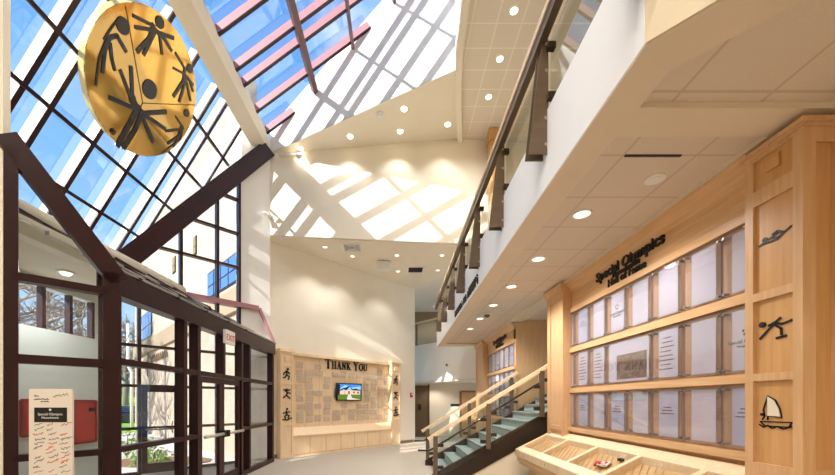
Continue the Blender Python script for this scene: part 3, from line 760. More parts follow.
leg = MB(); leg.tube([po+U_*.05+V(0, .03, 0), po+U_*(pw/2)+V(0, .03, 1.6)], .012); leg.tube([po+U_*(pw-.05)+V(0, .03, 0), po+U_*(pw/2)+V(0, .03, 1.6)], .012); leg.tube([po+U_*(pw/2)+V(0, .33, 0), po+U_*(pw/2)+V(0, .03, 1.6)], .012)
part('easel', leg, darkgrey, t)
random.seed(11)
for i, (ya, yb, z0, z1, lb) in enumerate(((5.64, 6.0, 1.06, 1.63, 'red wall board behind the glass, left of the signed poster'), (6.5, 6.98, .84, 1.62, 'larger red wall board behind the glass, right of the signed poster'))):
    t = thing('red_board', lb, 'wall board', (XL+.01, (ya+yb)/2, z0), 0, 'red wall boards')
    part('panel', MB().box(XL, XL+.06, ya, yb, z0, z1), redp, t)
    part('frame', MB().box(XL, XL+.075, ya-.02, ya+.02, z0, z1).box(XL, XL+.075, yb-.02, yb+.02, z0, z1).box(XL, XL+.075, ya, yb, z0-.02, z0+.02).box(XL, XL+.075, ya, yb, z1-.02, z1+.02), mat('deep_red', (150, 34, 34), .4), t)
    part('clip', MB().box(XL+.06, XL+.1, yb-.16, yb-.06, z1-.2, z1-.13), black, t)
t = thing('ceiling_fixture', 'small round light fitting on the vestibule ceiling', 'ceiling light', tuple(at(66, 273, 5.9)))
pp = ray_plane(66, 272, Z, 3.70); t.location = pp; WM[t] = Matrix.Translation(pp)
part('base', MB().cyl(pp, (0, 0, -1), .12, .02, 20), wpaint, t)
part('lens', MB().cyl(pp-Z*.02, (0, 0, -1), .08, .03, 20, .06), dim_lens, t)
l = bpy.data.lights.new('bulb', 'SPOT'); l.energy = 60; l.spot_size = math.radians(165); l.spot_blend = .6; l.shadow_soft_size = .08  # lamp added to brighten the vestibule; the fitting itself is unlit
o = bpy.data.objects.new('bulb', l); COL.objects.link(o); o.parent = t; o.location = (0, 0, -.08)

# ------------------------------------------------------------------ donor wall unit
cF = -13.42
def donor_s(px): return diag(px, cF)[1]
yL0, yL1 = donor_s(280.3), donor_s(293)
yR0, yR1 = donor_s(391.5), donor_s(400)
O = dp(yL0, 0, cF)                        # base left end, front plane
def sY(y): return (y-yL0)/R2
SL = sY(yL1); SR0 = sY(yR0); SR1 = sY(yR1)
DW = thing('donor_wall', 'pale maple donor wall unit with two side towers and a low base cabinet', 'wall unit', tuple(O+dU*SR1/2))
DB = -.195
part('back_panel', MB().obox(O, dU, Z, dN, SL, SR0, .5, 3.05, DB, DB+.02), mapleL, DW)
part('top_rail', MB().obox(O, dU, Z, dN, SL, SR0, 2.97, 3.05, DB, -.08), mapleL, DW)
bs = MB().obox(O, dU, Z, dN, SL, SR0, .0, .58, DB, -.01)
part('base_cabinet', bs, mapleL, DW)
m = MB()
P = lambda a, b, c: O+dU*a+Z*b+dN*c
m.ext([P(SL, .58, .02), P(SL, .62, .02), P(SL, .84, DB+.02), P(SL, .80, DB+.02)], dU*(SR0-SL))
part('sloped_top', m, mapleL, DW)
seamm = mat('maple_seam', (176, 138, 92), .6)
m = MB()
nP = 7
for i in range(1, nP):
    a = SL+(SR0-SL)*i/nP; m.obox(O, dU, Z, dN, a-.006, a+.006, .06, .56, -.01, -.006)
m.obox(O, dU, Z, dN, SL, SR0, .055, .067, -.01, -.006)
part('panel_joint', m, seamm, DW)
m = MB()
for i in range(1, 8):
    a = SL+(SR0-SL)*i/8; m.obox(O, dU, Z, dN, a-.004, a+.004, .85, 2.95, DB+.02, DB+.022)
part('back_joint', m, seamm, DW)
PIC = {
 'run': [([(.0, .95)], 0), [(-.1, .78), (.12, .72), (.22, .6)], [(.02, .8), (-.02, .5)], [(-.02, .5), (.2, .35), (.12, .12)], [(-.02, .5), (-.14, .3), (-.3, .25)], [(.0, .75), (-.22, .66), (-.28, .5)]],
 'kick': [[(-.25, .85), (.05, .62), (.3, .55)], [(.05, .62), (-.05, .4)], [(-.05, .4), (.25, .15)], [(-.05, .4), (-.3, .2)], [(-.1, .72), (.25, .85)]],
 'surf': [[(-.05, .8), (.0, .5)], [(-.3, .62), (.25, .72)], [(.0, .5), (.2, .4), (.1, .2)], [(.0, .5), (-.18, .36), (-.12, .18)], [(-.35, .12), (.0, .06), (.4, .22)]],
 'swim': [[(-.95, -.18), (-.55, -.05), (-.2, .05)], [(-.2, .05), (.2, .16), (.5, .05)], [(-.15, .0), (.25, -.12), (.6, .05), (.95, .22)], [(-.1, .22), (.2, .3), (.5, .1)], [(-.75, -.14), (-.3, -.18), (.2, -.2)]],
 'skate': [[(-.85, -.55), (-.3, -.05), (.05, .25)], [(.05, .25), (.45, .12), (.95, .22)], [(.1, .1), (.4, -.15), (.42, -.5)], [(-.3, .18), (.1, .32), (.35, .5)], [(.15, -.68), (.65, -.62)]],
}
def pict(o, u, v, n, key, s, w, t=.02, head=None):
    m = MB(); i = 0
    for ln in PIC[key]:
        if isinstance(ln, tuple): continue
        m.strokes(o, u, v, n, [[(p[0]*s, p[1]*s) for p in ln]], w, t+i*.0006); i += 1
    if head: m.disc(o, u, v, n, (head[0]*s, head[1]*s), head[2]*s, head[2]*s, t)
    return m
for side, (a0, a1) in enumerate(((0, SL), (SR0, SR1))):
    tw = part('side_tower', MB().obox(O, dU, Z, dN, a0, a1, 0, 3.06, DB, 0), mapleL, DW)
    fr = MB()
    fr.obox(O, dU, Z, dN, a0, a0+.05, .0, 3.06, 0, .02); fr.obox(O, dU, Z, dN, a1-.05, a1, .0, 3.06, 0, .02)
    for z in (0, .93, 1.55, 2.1, 2.62, 2.98): fr.obox(O, dU, Z, dN, a0+.05, a1-.05, z, z+.07, 0, .02)
    fr.obox(O, dU, Z, dN, a0-.03, a1+.03, 3.04, 3.12, DB, .05)
    part('face_frame', fr, mapleL, tw)
    part('square_block', MB().obox(O, dU, Z, dN, a0+.13, a1-.13, 2.76, 2.9, 0, .03), mapleL, tw)
    for key, z in (('run', 2.2), ('kick', 1.65), ('surf', 1.06)):
        hd = {'run': (.08, .95, .1), 'kick': (-.02, .85, .09), 'surf': (.02, .95, .09)}[key]
        part('sport_figure', pict(O+dU*(a0+a1)/2+Z*z+dN*.0, dU, Z, dN, key, .36, .035, .02, hd), black, tw)
# THANK YOU lettering with serifs
def glyph(ch):
    L_ = {'T': [((.5, 0), (.5, 1), .2), ((.02, .94), (.98, .94), .1), ((.3, .03), (.7, .03), .06), ((.05, .78), (.05, .98), .07), ((.95, .78), (.95, .98), .07)],
          'H': [((.2, 0), (.2, 1), .18), ((.8, 0), (.8, 1), .18), ((.2, .52), (.8, .52), .08), ((.02, .03), (.38, .03), .06), ((.62, .03), (.98, .03), .06), ((.02, .97), (.38, .97), .06), ((.62, .97), (.98, .97), .06)],
          'A': [((.15, 0), (.5, 1), .09), ((.5, 1), (.85, 0), .19), ((.25, .35), (.75, .35), .08), ((.0, .03), (.3, .03), .06), ((.68, .03), (1.02, .03), .06)],
          'N': [((.2, 0), (.2, 1), .09), ((.8, 0), (.8, 1), .09), ((.2, .97), (.8, .05), .19), ((.04, .03), (.36, .03), .06), ((.62, .97), (.98, .97), .06), ((.02, .97), (.3, .97), .06)],
          'K': [((.2, 0), (.2, 1), .18), ((.25, .48), (.8, .97), .08), ((.4, .6), (.85, .03), .18), ((.02, .03), (.38, .03), .06), ((.02, .97), (.38, .97), .06), ((.66, .03), (1.02, .03), .06), ((.62, .97), (.95, .97), .06)],
          'Y': [((.5, 0), (.5, .5), .18), ((.12, .97), (.5, .45), .18), ((.88, .97), (.5, .45), .09), ((.32, .03), (.68, .03), .06), ((-.02, .97), (.32, .97), .06), ((.7, .97), (1.02, .97), .06)],
          'U': [((.2, .3), (.2, 1), .18), ((.82, .3), (.82, 1), .09), ((.2, .3), (.32, .08), .15), ((.32, .06), (.66, .06), .1), ((.66, .08), (.82, .32), .1), ((.02, .97), (.38, .97), .06), ((.66, .97), (.98, .97), .06)]}
    if ch == 'O':
        return [((.5+.42*math.cos(a*.349), .5+.46*math.sin(a*.349)), (.5+.42*math.cos((a+1)*.349), .5+.46*math.sin((a+1)*.349)), .08+.1*abs(math.cos((a+.5)*.349))) for a in range(18)]
    return L_[ch]
s0 = sY(diag(322.5, -13.6)[1]); s1 = sY(diag(365.5, -13.6)[1])
TL = thing('wall_lettering', 'black serif capitals reading THANK YOU across the maple donor wall', 'lettering', tuple(O+dU*(s0+s1)/2+Z*2.68+dN*(DB+.02)))
seq = [('T', .32, .30), ('H', .255, .235), ('A', .25, .235), ('N', .255, .235), ('K', .25, .235), (' ', .12, 0), ('Y', .31, .30), ('O', .26, .235), ('U', .25, .235)]
tot = sum(q[1] for q in seq); kx = (s1-s0)/tot
x = s0
for ch, wd, h in seq:
    if ch != ' ':
        m = MB()
        for i, (a, b_, ww) in enumerate(glyph(ch)):
            gw = wd*kx*.88
            m.strokes(O+dN*(DB+.02), dU, Z, dN, [[(x+a[0]*gw, 2.68+a[1]*h), (x+b_[0]*gw, 2.68+b_[1]*h)]], ww*h*.95, .03+i*.0008)
        part('letter', m, black, TL)
    x += wd*kx
# television
s0 = sY(diag(334.3, -13.55)[1]); s1 = sY(diag(359.5, -13.55)[1])
zc = CH+10*11.85/F; hh = .29
TV = thing('television', 'flat wall television showing a house under blue sky, on the maple donor wall', 'television', tuple(O+dU*(s0+s1)/2+Z*(zc-hh)+dN*(DB+.03)))
oo = O+dN*(DB+.02)
part('housing', MB().obox(oo, dU, Z, dN, s0, s1, zc-hh, zc+hh, .03, .09), black, TV)
part('wall_mount', MB().obox(oo, dU, Z, dN, s0-.06, s0+.3, zc-.18, zc+.12, .0, .03), steel, TV)
b = MB(); W = s1-s0-.08
def scr(k, pts): b.mi = k; b.face([oo+dU*(s0+.04+p[0]*W)+Z*(zc-hh+.035+p[1]*(2*hh-.07))+dN*(.0905+.0003*k) for p in pts])
scr(0, [(0, 0), (1, 0), (1, 1), (0, 1)])
scr(1, [(0, .62), (.3, .95), (.6, .8), (1, .9), (1, .7), (0, .6)])
scr(2, [(0, 0), (1, 0), (1, .38), (0, .42)])
scr(3, [(.06, .34), (.28, .34), (.28, .62), (.06, .55)]); scr(3, [(.3, .34), (.95, .34), (.95, .6), (.3, .64)])
scr(4, [(.02, .52), (.17, .72), (.36, .6), (.5, .85), (.62, .62), (.98, .6), (.8, .74), (.62, .7), (.5, .92), (.3, .75)])
scr(4, [(0, .3), (.08, .3), (.1, .95), (0, 1)])
scr(5, [(.44, .34), (.54, .34), (.6, .12), (1, 0), (.4, 0), (.38, .1)])
scr(4, [(.44, .36), (.5, .36), (.5, .55), (.44, .55)]); scr(4, [(.66, .42), (.72, .42), (.72, .55), (.66, .55)]); scr(4, [(.84, .4), (.9, .4), (.9, .54), (.84, .54)])
part('screen', b, [emit('screen_sky', (70, 140, 220), .8), emit('screen_cloud', (150, 200, 245), .8), emit('screen_grass', (104, 130, 50), .7), emit('screen_house', (232, 196, 164), .8), emit('screen_dark', (46, 44, 40), .6), emit('screen_path', (214, 210, 200), .8)], TV)
# donor plates
random.seed(4)
cnt = 0
rown = ['top', 'second', 'third', 'fourth', 'fifth', 'sixth', 'seventh', 'eighth', 'lowest']
coln = ['first', 'second', 'third', 'fourth', 'fifth', 'sixth', 'seventh', 'eighth', 'ninth', 'tenth', 'eleventh', 'twelfth']
pm = None
for r in range(9):
    z = 2.62-r*.205
    for c in range(12):
        a = SL+.18+c*(SR0-SL-.42)/11.
        if z > 2.5 and s0-.75 < a < s1+.5: continue
        if s0-.30 < a < s1+.12 and abs(z-zc) < .42: continue
        if random.random() < .22: continue
        wd = random.choice((.24, .24, .30)); ht = random.choice((.15, .15, .2))
        q = oo+dU*(a+random.uniform(-.02, .02))+Z*(z+random.uniform(-.02, .02))
        t = thing('donor_plate', 'small frosted donor plate on the maple wall, %s row, %s from left' % (rown[r], coln[c]), 'plaque', tuple(q), 0, 'frosted donor plates')
        part('plate', MB().obox(q, dU, Z, dN, 0, wd, 0, ht, .02, .03), frost, t)
        m = MB()
        for k in range(3): m.obox(q, dU, Z, dN, wd*.2, wd*.8, ht*(.25+.2*k), ht*(.25+.2*k)+.008, .03, .031)
        part('engraving', m, engr, t)
random.seed(11)
# small wall fittings by the donor wall
def dq(px, c=-13.72): return dp(diag(px, c)[1], 0, c)
q = dq(411)+Z*(CH+7*14.1/F)
t = thing('fire_alarm', 'small red fire alarm box on the cream wall right of the donor wall', 'alarm', tuple(q))
part('housing', MB().obox(q, dU, Z, dN, -.05, .05, -.09, .09, 0, .05), red, t)
part('strobe', MB().obox(q, dU, Z, dN, -.03, .03, .0, .06, .05, .07), wpaint, t)
q = dq(411.5)+Z*(CH-7*14.1/F)
single('light_switch', MB().obox(q, dU, Z, dN, -.04, .04, -.06, .06, 0, .012).obox(q, dU, Z, dN, -.012, .012, -.025, .025, .012, .02), wpaint, 'white switch plate under the red fire alarm', 'switch')

# ------------------------------------------------------------------ hall of fame wall units
XW = 3.0
hu, hn = V(0, -1, 0), V(-1, 0, 0)
def hall(y0, y1, label, pil, far):
    H = thing('display_unit', label, 'wall unit', (XW+.03, (y0+y1)/2, 0))
    part('back_panel', MB().box(XW+.03, XW+.07, y0, y1, 0, 3.657), mapleX, H)
    for (z0, z1, d) in ((3.14, 3.22, .035), (2.45, 2.536, .035), (1.76, 1.84, .035)):
        part('rail', MB().box(XW-d, XW+.03, y0, y1, z0, z1), mapleY, H)
    part('header', MB().box(XW+.0, XW+.03, y0, y1, 3.22, 3.56), mapleY, H)
    m = MB().ext([(XW+.03, y0, 3.655), (XW-.13, y0, 3.655), (XW-.11, y0, 3.62), (XW-.03, y0, 3.55), (XW+.0, y0, 3.50), (XW+.03, y0, 3.50)], (0, y1-y0, 0))
    part('crown_moulding', m, mapleY, H)
    part('ledge', MB().box(XW-.07, XW+.03, y0, y1, 1.10, 1.17), mapleY, H)
    part('lower_panel', MB().box(XW, XW+.03, y0, y1, 0, 1.10), mapleX, H)
    a, b_ = pil
    p = part('pilaster', MB().box(2.87, XW+.07, a, b_, 0, 3.56), mapleX, H)
    m = MB()
    m.box(2.85, 2.87, a, a+.09, .0, 3.56); m.box(2.85, 2.87, b_-.12, b_, 0, 3.56); m.box(2.85, 2.87, a+.09, b_-.12, 3.42, 3.56); m.box(2.85, 2.87, a+.09, b_-.12, 0, .12); m.box(2.85, 2.87, a+.09, b_-.12, 1.1, 1.18)
    part('face_frame', m, mapleX, p)
    m = MB().ext([(2.85, a-.03, 3.655), (2.78, a-.05, 3.655), (2.82, a-.02, 3.56), (2.85, a-.02, 3.56), (XW, a-.02, 3.56), (XW, a-.05, 3.655)], (0, b_-a+.06, 0))
    part('capital', m, mapleX, p)
    return H
hall(2.955, 6.6, 'maple hall of fame display wall with three rows of clear plaques, nearest the camera', (6.19, 6.84), False)
hall(9.17, 12.4, 'second maple hall of fame display wall beyond the stairs', (12.05, 13.2), True)
def lettering(yc, k, lab):
    o = V(XW-.001, yc, 0)
    t = thing('hall_lettering', lab, 'lettering', (XW, yc, 3.25))
    part('title_line', text_mb('Special Olympics', .19*k, o+Z*3.405, hu, Z, hn, .02, bold=.006*k, sx=1.07), black, t)
    part('subtitle_line', text_mb('Massachusetts', .098*k, o+Z*3.335-hu*.0, hu, Z, hn, .02, bold=.003*k), black, t)
    part('name_line', text_mb('Hall of Fame', .155*k, o+Z*3.235, hu, Z, hn, .02, bold=.002*k), black, t)
lettering(4.70, 1.0, 'black raised letters naming the hall of fame, above the nearer plaques')
lettering(10.6, 1.0, 'black raised letters naming the hall of fame, above the plaques beyond the stairs')
# plaques: master pieces, then copies
rz_ = [(2.555, 3.125), (1.855, 2.43), (1.19, 1.745)]
rowlab = ['top row', 'middle row', 'bottom row']
def plaque_geo(t, wdt, ht, kind):
    ap = MB().box(-.045, -.033, -wdt/2, wdt/2, 0, ht)
    for q in (0, 1, 2, 4): ap.m[q] = 1
    part('acrylic_panel', ap, [acryl, mat('acrylic_edge', (160, 140, 140), .4)], t, local=True)
    if kind != 'photo':
        pg = part('page', MB().box(-.030, -.026, -wdt*.34, wdt*.30, .025, ht-.025), paperB if kind == 'blue' else paper, t, local=True)
        if kind in ('blue', 'list'):
            m = MB()
            for k in range(3 if kind == 'blue' else 8):
                z = (ht*.62-k*.035) if kind == 'blue' else ht*.8-k*.05
                l = .05+.02*((k*7) % 3)
                m.box(-.032, -.030, -l*1.1, l*1.1, z, z+.012)
                if kind == 'list' and k > 2: m.box(-.032, -.030, l+.02, l+.05, z, z+.012)
            part('printing', m, ink, pg, local=True)
        if kind == 'title':
            m = text_mb('Special Olympics', .05, V(-.0301, 0, ht*.45), hu, Z, hn, .002)
            m2 = text_mb('Massachusetts', .03, V(-.0301, 0, ht*.39), hu, Z, hn, .002); m.add(m2.v, m2.f)
            for i in range(5):
                a = math.pi*.5+i*1.257; m.disc(V(-.0301, 0, ht*.62), hu, Z, hn, (.028*math.cos(a), .028*math.sin(a)), .009, .012, .002, 10)
            part('printing', m, black, pg, local=True)
    else:
        pg = part('page', MB().box(-.030, -.026, -wdt*.44, wdt*.46, .02, ht-.02), paper, t, local=True)
        m = MB().box(-.032, -.030, -wdt*.40, wdt*.26, .05, ht*.66)
        ph = noisy('crowd_photo', (14, 11, 9), (150, 116, 86), (1, 8, 15), 1.6, .5, detail=8.)
        part('photograph', m, ph, pg, local=True)
    for sy in (-1, 1):
        for z in (.03, ht-.03):
            part('standoff', MB().cyl((.0, sy*(wdt/2-.025), z), (-1, 0, 0), .013, .058, 12), steel, t, local=True)
masters = {}
def plaque(y, row, kind, label, wdt=.435, xb=XW+.03-.0, grp='hall of fame plaques'):
    z0, z1 = rz_[row]; key = (kind, row, wdt)
    if key in masters:
        return dup(masters[key], (xb, y, z0), label=label)
    t = thing('plaque', label, 'plaque', (xb, y, z0), 0, grp)
    plaque_geo(t, wdt, z1-z0, kind); masters[key] = t
    return t
edges = [6.51-.46*i for i in range(9)]
kinds = {(0, 1): 'blue', (0, 3): 'title', (1, 0): 'list', (1, 1): 'list', (1, 2): 'list', (1, 5): 'list', (1, 7): 'title', (2, 1): 'blue', (2, 3): 'blue', (2, 5): 'blue', (2, 7): 'blue'}
desc = {'plain': 'a blank white page', 'blue': 'a short printed name', 'list': 'a printed list', 'title': 'a printed emblem and heading'}
ordn = ['first', 'second', 'third', 'fourth', 'fifth', 'sixth', 'seventh', 'eighth']
for r in range(3):
    for c in range(8):
        y = (edges[c]+edges[c+1])/2
        if r == 1 and c == 3:
            plaque((edges[3]+edges[5])/2, 1, 'photo', 'double-width clear plaque with a dark group photograph, middle row', .895); continue
        if r == 1 and c == 4: continue
        if c == 7: y = 3.075; 
        k = kinds.get((r, c), 'plain')
        plaque(y, r, k, 'clear plaque with %s, %s nearer wall, %s from the pilaster' % (desc[k], rowlab[r], ordn[c]))
for r in range(3):
    for c in range(6):
        k = ['plain', 'list', 'blue'][(r*2+c) % 3]
        plaque(12.05-.46*(c+.5)-.05, r, k, 'clear plaque with %s, %s beyond the stairs, %s from the left' % (desc[k], rowlab[r], ordn[c]))

# ------------------------------------------------------------------ tower with sport figures
T = thing('display_tower', 'square honey maple tower with a swimmer, a skater and a sailboat on its side', 'wall unit', (3.2, 2.72, 0))
tx, ta, tb = 2.87, 2.51, 2.93
part('body', MB().box(tx, 3.64, ta+.02, tb, 0, 3.545), mapleT, T)
fr = MB()
fr.box(tx-.022, tx, ta, ta+.065, 0, 3.545); fr.box(tx-.022, tx, tb-.065, tb, 0, 3.545)
for z0, z1 in ((0, 1.12), (1.765, 1.825), (2.40, 2.465), (3.16, 3.28), (3.52, 3.545)):
    fr.box(tx-.022, tx, ta+.065, tb-.065, z0, z1)
part('face_frame', fr, mapleX, T)
fr = MB(); fr.box(tx, tx+.07, ta, ta+.02, 0, 3.545); fr.box(3.56, 3.64, ta, ta+.02, 0, 3.545); fr.box(tx+.07, 3.56, ta, ta+.02, 3.44, 3.545); fr.box(tx+.07, 3.56, ta, ta+.02, 0, 1.12)
part('front_frame', fr, mapleX, T)
cr = MB()
for (o_, z0, z1) in ((.012, 3.545, 3.57), (.03, 3.57, 3.60)):
    cr.box(tx-.022-o_, 3.64, ta-o_, tb+o_, z0, z1)
part('crown_moulding', cr, mapleX, T)
m = MB()
yc = (ta+tb)/2
m.box(tx-.018, tx, yc-.045, yc+.055, 3.385, 3.485)
part('square_block', m, mapleT, T)
tf = V(tx, yc, 0)
part('swimmer_figure', pict(tf+Z*2.86, hu, Z, hn, 'swim', .122, .012, .006).disc(tf+Z*2.86, hu, Z, hn, (-.07, .010), .020, .018, .007), black, T)
part('skater_figure', pict(tf+Z*2.17, hu, Z, hn, 'skate', .125, .016, .006).disc(tf+Z*2.17, hu, Z, hn, (-.085, .038), .024, .022, .013), black, T)
sb = tf+Z*1.462
su, sv = hu*.8, Z*.8
bt = part('sailboat_figure', MB().strokes(sb, su, sv, hn, [[(-.13, -.02), (-.09, -.06), (.13, -.06), (.15, -.02)], [(-.13, -.02), (.15, -.015)], [(-.06, .0), (-.06, .23)], [(-.06, .23), (.01, .19), (.05, .11), (.065, .03), (-.05, .035)], [(-.14, -.05), (-.1, -.075), (-.06, -.055), (-.02, -.08), (.03, -.06), (.08, -.08), (.15, -.055)], [(-.11, .0), (-.085, .04)], [(-.06, .23), (-.1, .1), (-.09, .03)]], .009, .006).disc(sb, su, sv, hn, (-.10, .05), .014, .014, .02), black, T)
part('sail', MB().ext([sb+hn*.004+su*a+sv*b_ for a, b_ in ((-.055, .04), (.06, .035), (.045, .11), (.005, .185), (-.055, .225))], hn*.008), mat('ivory_sail', (232, 222, 198), .6), bt)

# ------------------------------------------------------------------ sloped display case under the plaques
xA, xBk, yE, yN = 2.25, 2.93, 6.86, 1.6
def cz(x): return .70+(x-xA)*.5
DC = thing('display_case', 'long sloped maple display case with glazed compartments under the nearer plaques', 'display case', (2.6, 4.2, 0))
part('base', MB().box(2.5, 2.98, yN, yE-.06, 0, .42), mapleX, DC)
m = MB().ext([(xA+.03, yN, .54), (xBk, yN, .54), (xBk, yN, cz(xBk)-.085), (xA+.03, yN, cz(xA)-.075)], (0, yE-yN-.02, 0))
part('tray', m, slatw, DC)
part('underside', MB().box(xA+.06, 2.98, yN, yE-.03, .42, .54), mapleX, DC)
def bar(x0, x1, y0, y1, th=.1): return MB().hexa([(x0, y0, cz(x0)-th), (x1, y0, cz(x1)-th), (x1, y1, cz(x1)-th), (x0, y1, cz(x0)-th), (x0, y0, cz(x0)), (x1, y0, cz(x1)), (x1, y1, cz(x1)), (x0, y1, cz(x0))])
part('back_rail', bar(2.80, 2.96, yN, yE), mapleL, DC)
part('front_rail', bar(xA, xA+.12, yN, yE), mapleL, DC)
dv = [yE-.05, 5.9, 5.02, 4.14, 3.26, 2.38]
for i, y in enumerate(dv):
    part('divider', bar(xA+.12, 2.80, y-.035, y+.035 if i else y+.05, .1), mapleL, DC)
for i, (p, q) in enumerate(zip(dv, dv[1:])):
    dr = part('drawer_front', MB().box(xA-.015, xA, q+.01, p-.01+(.04 if i == 0 else 0), .575, .695), mapleL, DC)
    part('lock', MB().cyl((xA-.015, (p+q)/2, .635), (-1, 0, 0), .012, .006, 12), steel, dr)
part('apron', MB().box(xA+.02, xA+.06, yN, yE-.02, .48, .575), mapleY, DC)
part('end_panel', MB().ext([(xA, yE-.02, .575), (xBk, yE-.02, .575), (xBk, yE-.02, cz(xBk)-.01), (xA, yE-.02, cz(xA)-.01)], (0, .02, 0)), mapleL, DC)
m = MB()
for (p, q) in zip(dv, dv[1:]):
    m.face([(xA+.12, q, cz(xA+.12)-.015), (xA+.12, p, cz(xA+.12)-.015), (2.80, p, cz(2.80)-.015), (2.80, q, cz(2.80)-.015)])
part('glass_top', m, glass('case_glass', (248, 250, 248), .012, cap=.05), DC)
# slats shown as thin diagonal battens in each compartment
for (p, q) in zip(dv, dv[1:]):
    m = MB(); n_ = 7
    def tz(x): return .625+(x-xA-.03)*(cz(xBk)-.085-.625)/(xBk-xA-.03)+.003
    for i in range(n_):
        y = q+.06+(p-q-.12)*i/n_
        x0, x1 = xA+.14, 2.79
        ye = min(y+.42, p-.05); f = (ye-y)/.42; x1 = x0+(x1-x0)*f
        m.hexa([(x0, y, tz(x0)), (x1, ye, tz(x1)), (x1, ye+.01, tz(x1)), (x0, y+.01, tz(x0)), (x0, y, tz(x0)+.004), (x1, ye, tz(x1)+.004), (x1, ye+.01, tz(x1)+.004), (x0, y+.01, tz(x0)+.004)])
    part('batten', m, mat('batten_joint', (168, 124, 78), .6), DC)
# red ribbon and black tag lying inside the third compartment
def tz2(x): return .625+(x-xA-.03)*(cz(xBk)-.085-.625)/(xBk-xA-.03)
rp = V(2.58, 4.50, tz2(2.58)+.012)
t = thing('ribbon', 'red and white bunched ribbon lying inside the third display compartment', 'ribbon', tuple(rp))
random.seed(8)
for k, mm_ in enumerate((red, wpaint)):
    m = MB()
    for i in range(9):
        a = random.uniform(0, 6.28); r = random.uniform(.02, .07)
        c = rp+V(math.cos(a)*r*.7, math.sin(a)*r*1.3, .02+math.cos(a)*r*.35+random.uniform(0, .012))
        m.tube([c+V(.04*math.cos(b2), .05*math.sin(b2), .012*math.sin(3*b2+a)) for b2 in [j*.52 for j in range(13)]], .007+.003*(k == 0), 5)
    part('band', m, mm_, t)
q = V(2.74, 4.40, tz2(2.74)+.014)
single('black_tag', MB().box(q.x-.03, q.x+.03, q.y-.025, q.y+.025, q.z, q.z+.03).box(q.x-.02, q.x+.02, q.y-.015, q.y+.015, q.z+.03, q.z+.034), black, 'small black tag at the back of the third display compartment', 'tag')

# ------------------------------------------------------------------ staircase
ST = thing('staircase', 'short flight of slate-treaded stairs rising right between the two wall units', 'stairs', (1.9, 8.1, 0))
rise, run, xs = .172, .286, .86
for i in range(12):
    x = xs+i*run
    part('tread', MB().box(x-.025, x+run, 7.24, 8.96, (i+1)*rise-.035, (i+1)*rise), slate, ST)
    part('riser', MB().box(x, x+.02, 7.24, 8.96, i*rise, (i+1)*rise-.035), mat('pale_riser', (176, 184, 180), .6), ST)
for (a, b_) in ((7.18, 7.24), (8.96, 9.02)):
    m = MB().ext([(.66, a, 0), (1.25, a, 0), (4.3, a, 1.72), (4.3, a, 2.12), (.66, a, .13)], (0, b_-a, 0))
    part('stringer', m, bronzeD, ST)
part('soffit', MB().ext([(1.3, 7.24, .02), (4.3, 7.24, 1.7), (4.3, 7.24, 1.74), (1.3, 7.24, .06)], (0, 1.72, 0)), beige, ST)
part('closure', MB().ext([(1.25, 7.2, 0), (4.3, 7.2, 0), (4.3, 7.2, 1.70)], (0, .04, 0)), beige, ST)
def stair_rail(y, label, s):
    t = thing('stair_railing', label, 'railing', (1.8, y, 0), 0, 'stair railings')
    zr = lambda x: .865+.614*(x-.6)
    part('handrail', MB().beam((.58, y, zr(.58)), (3.02, y, zr(3.02)), .06, .07), mapleL, t)
    for i, x in enumerate((.73, 1.79, 2.86)):
        base = 0.02 if i == 0 else .1+.6*(x-.86)
        part('post', MB().box(x-.045, x+.045, y-.03, y+.03, base, zr(x)-.03), bronze, t)
        for dz in (.28, .72):
            for sx in (-1, 1):
                if (i == 0 and sx < 0): continue
                zz = zr(x+sx*.11)-dz
                part('clamp', MB().box(x+sx*.045 if sx > 0 else x-.16, x+.16 if sx > 0 else x-.045, y-.025, y+.025, zz-.035, zz+.035), bronzeD, t)
    for x0, x1 in ((.80, 1.72), (1.86, 2.79)):
        m = MB().ext([(x0, y-.005, zr(x0)-.92), (x1, y-.005, zr(x1)-.92), (x1, y-.005, zr(x1)-.08), (x0, y-.005, zr(x0)-.08)], (0, .01, 0))
        part('glass_panel', m, rglass, t)
    gy = y+.08*s
    part('grab_rail', MB().tube([(.38, gy, .62), (.62, gy, .62), (2.98, gy, zr(2.98)-.26)], .02), bronzeD if s > 0 else bronzeD, t)
    return t
stair_rail(7.13, 'nearer stair railing of bronze posts and glass with a wooden handrail', 1)
stair_rail(9.06, 'farther stair railing of bronze posts and glass, along the second wall unit', -1)

# ------------------------------------------------------------------ far corridor fittings
d = sroot('door_4', (1.0, 16.4, 0))
part('door_leaf', MB().box(.74, 1.32, 16.36, 16.4, 0, 2.36), mat('umber_door', (96, 74, 50), .5), d)
part('door_frame', MB().box(1.32, 1.40, 16.33, 16.4, 0, 2.40), mat('dark_frame', (84, 62, 42), .5), d)
d = sroot('door_5', (3.2, 16.4, 0))
part('door_leaf', MB().box(2.88, 3.7, 16.36, 16.4, 0, 2.04), mapleT, d)
part('door_frame', MB().box(2.79, 2.88, 16.33, 16.4, 0, 2.1).box(2.88, 3.8, 16.33, 16.4, 2.04, 2.12), mat('brown_frame', (140, 104, 70), .5), d)
q = at(419.5, 407, 16.35)
single('card_reader', MB().box(q.x-.06, q.x+.06, 16.30, 16.36, q.z-.14, q.z+.14).box(q.x-.04, q.x+.04, 16.29, 16.30, q.z-.04, q.z+.1), black, 'small black card reader on the dark door in the far corridor', 'card reader')
q = at(455, 405, 16.38)
single('room_sign', MB().box(q.x-.2, q.x+.2, 16.375, 16.4, q.z-.05, q.z+.05).box(q.x-.18, q.x+.18, 16.37, 16.375, q.z-.03, q.z+.03), darkgrey, 'small dark room sign on the beige corridor wall, left of the framed door', 'sign')
q = at(447, 365, 14.5)
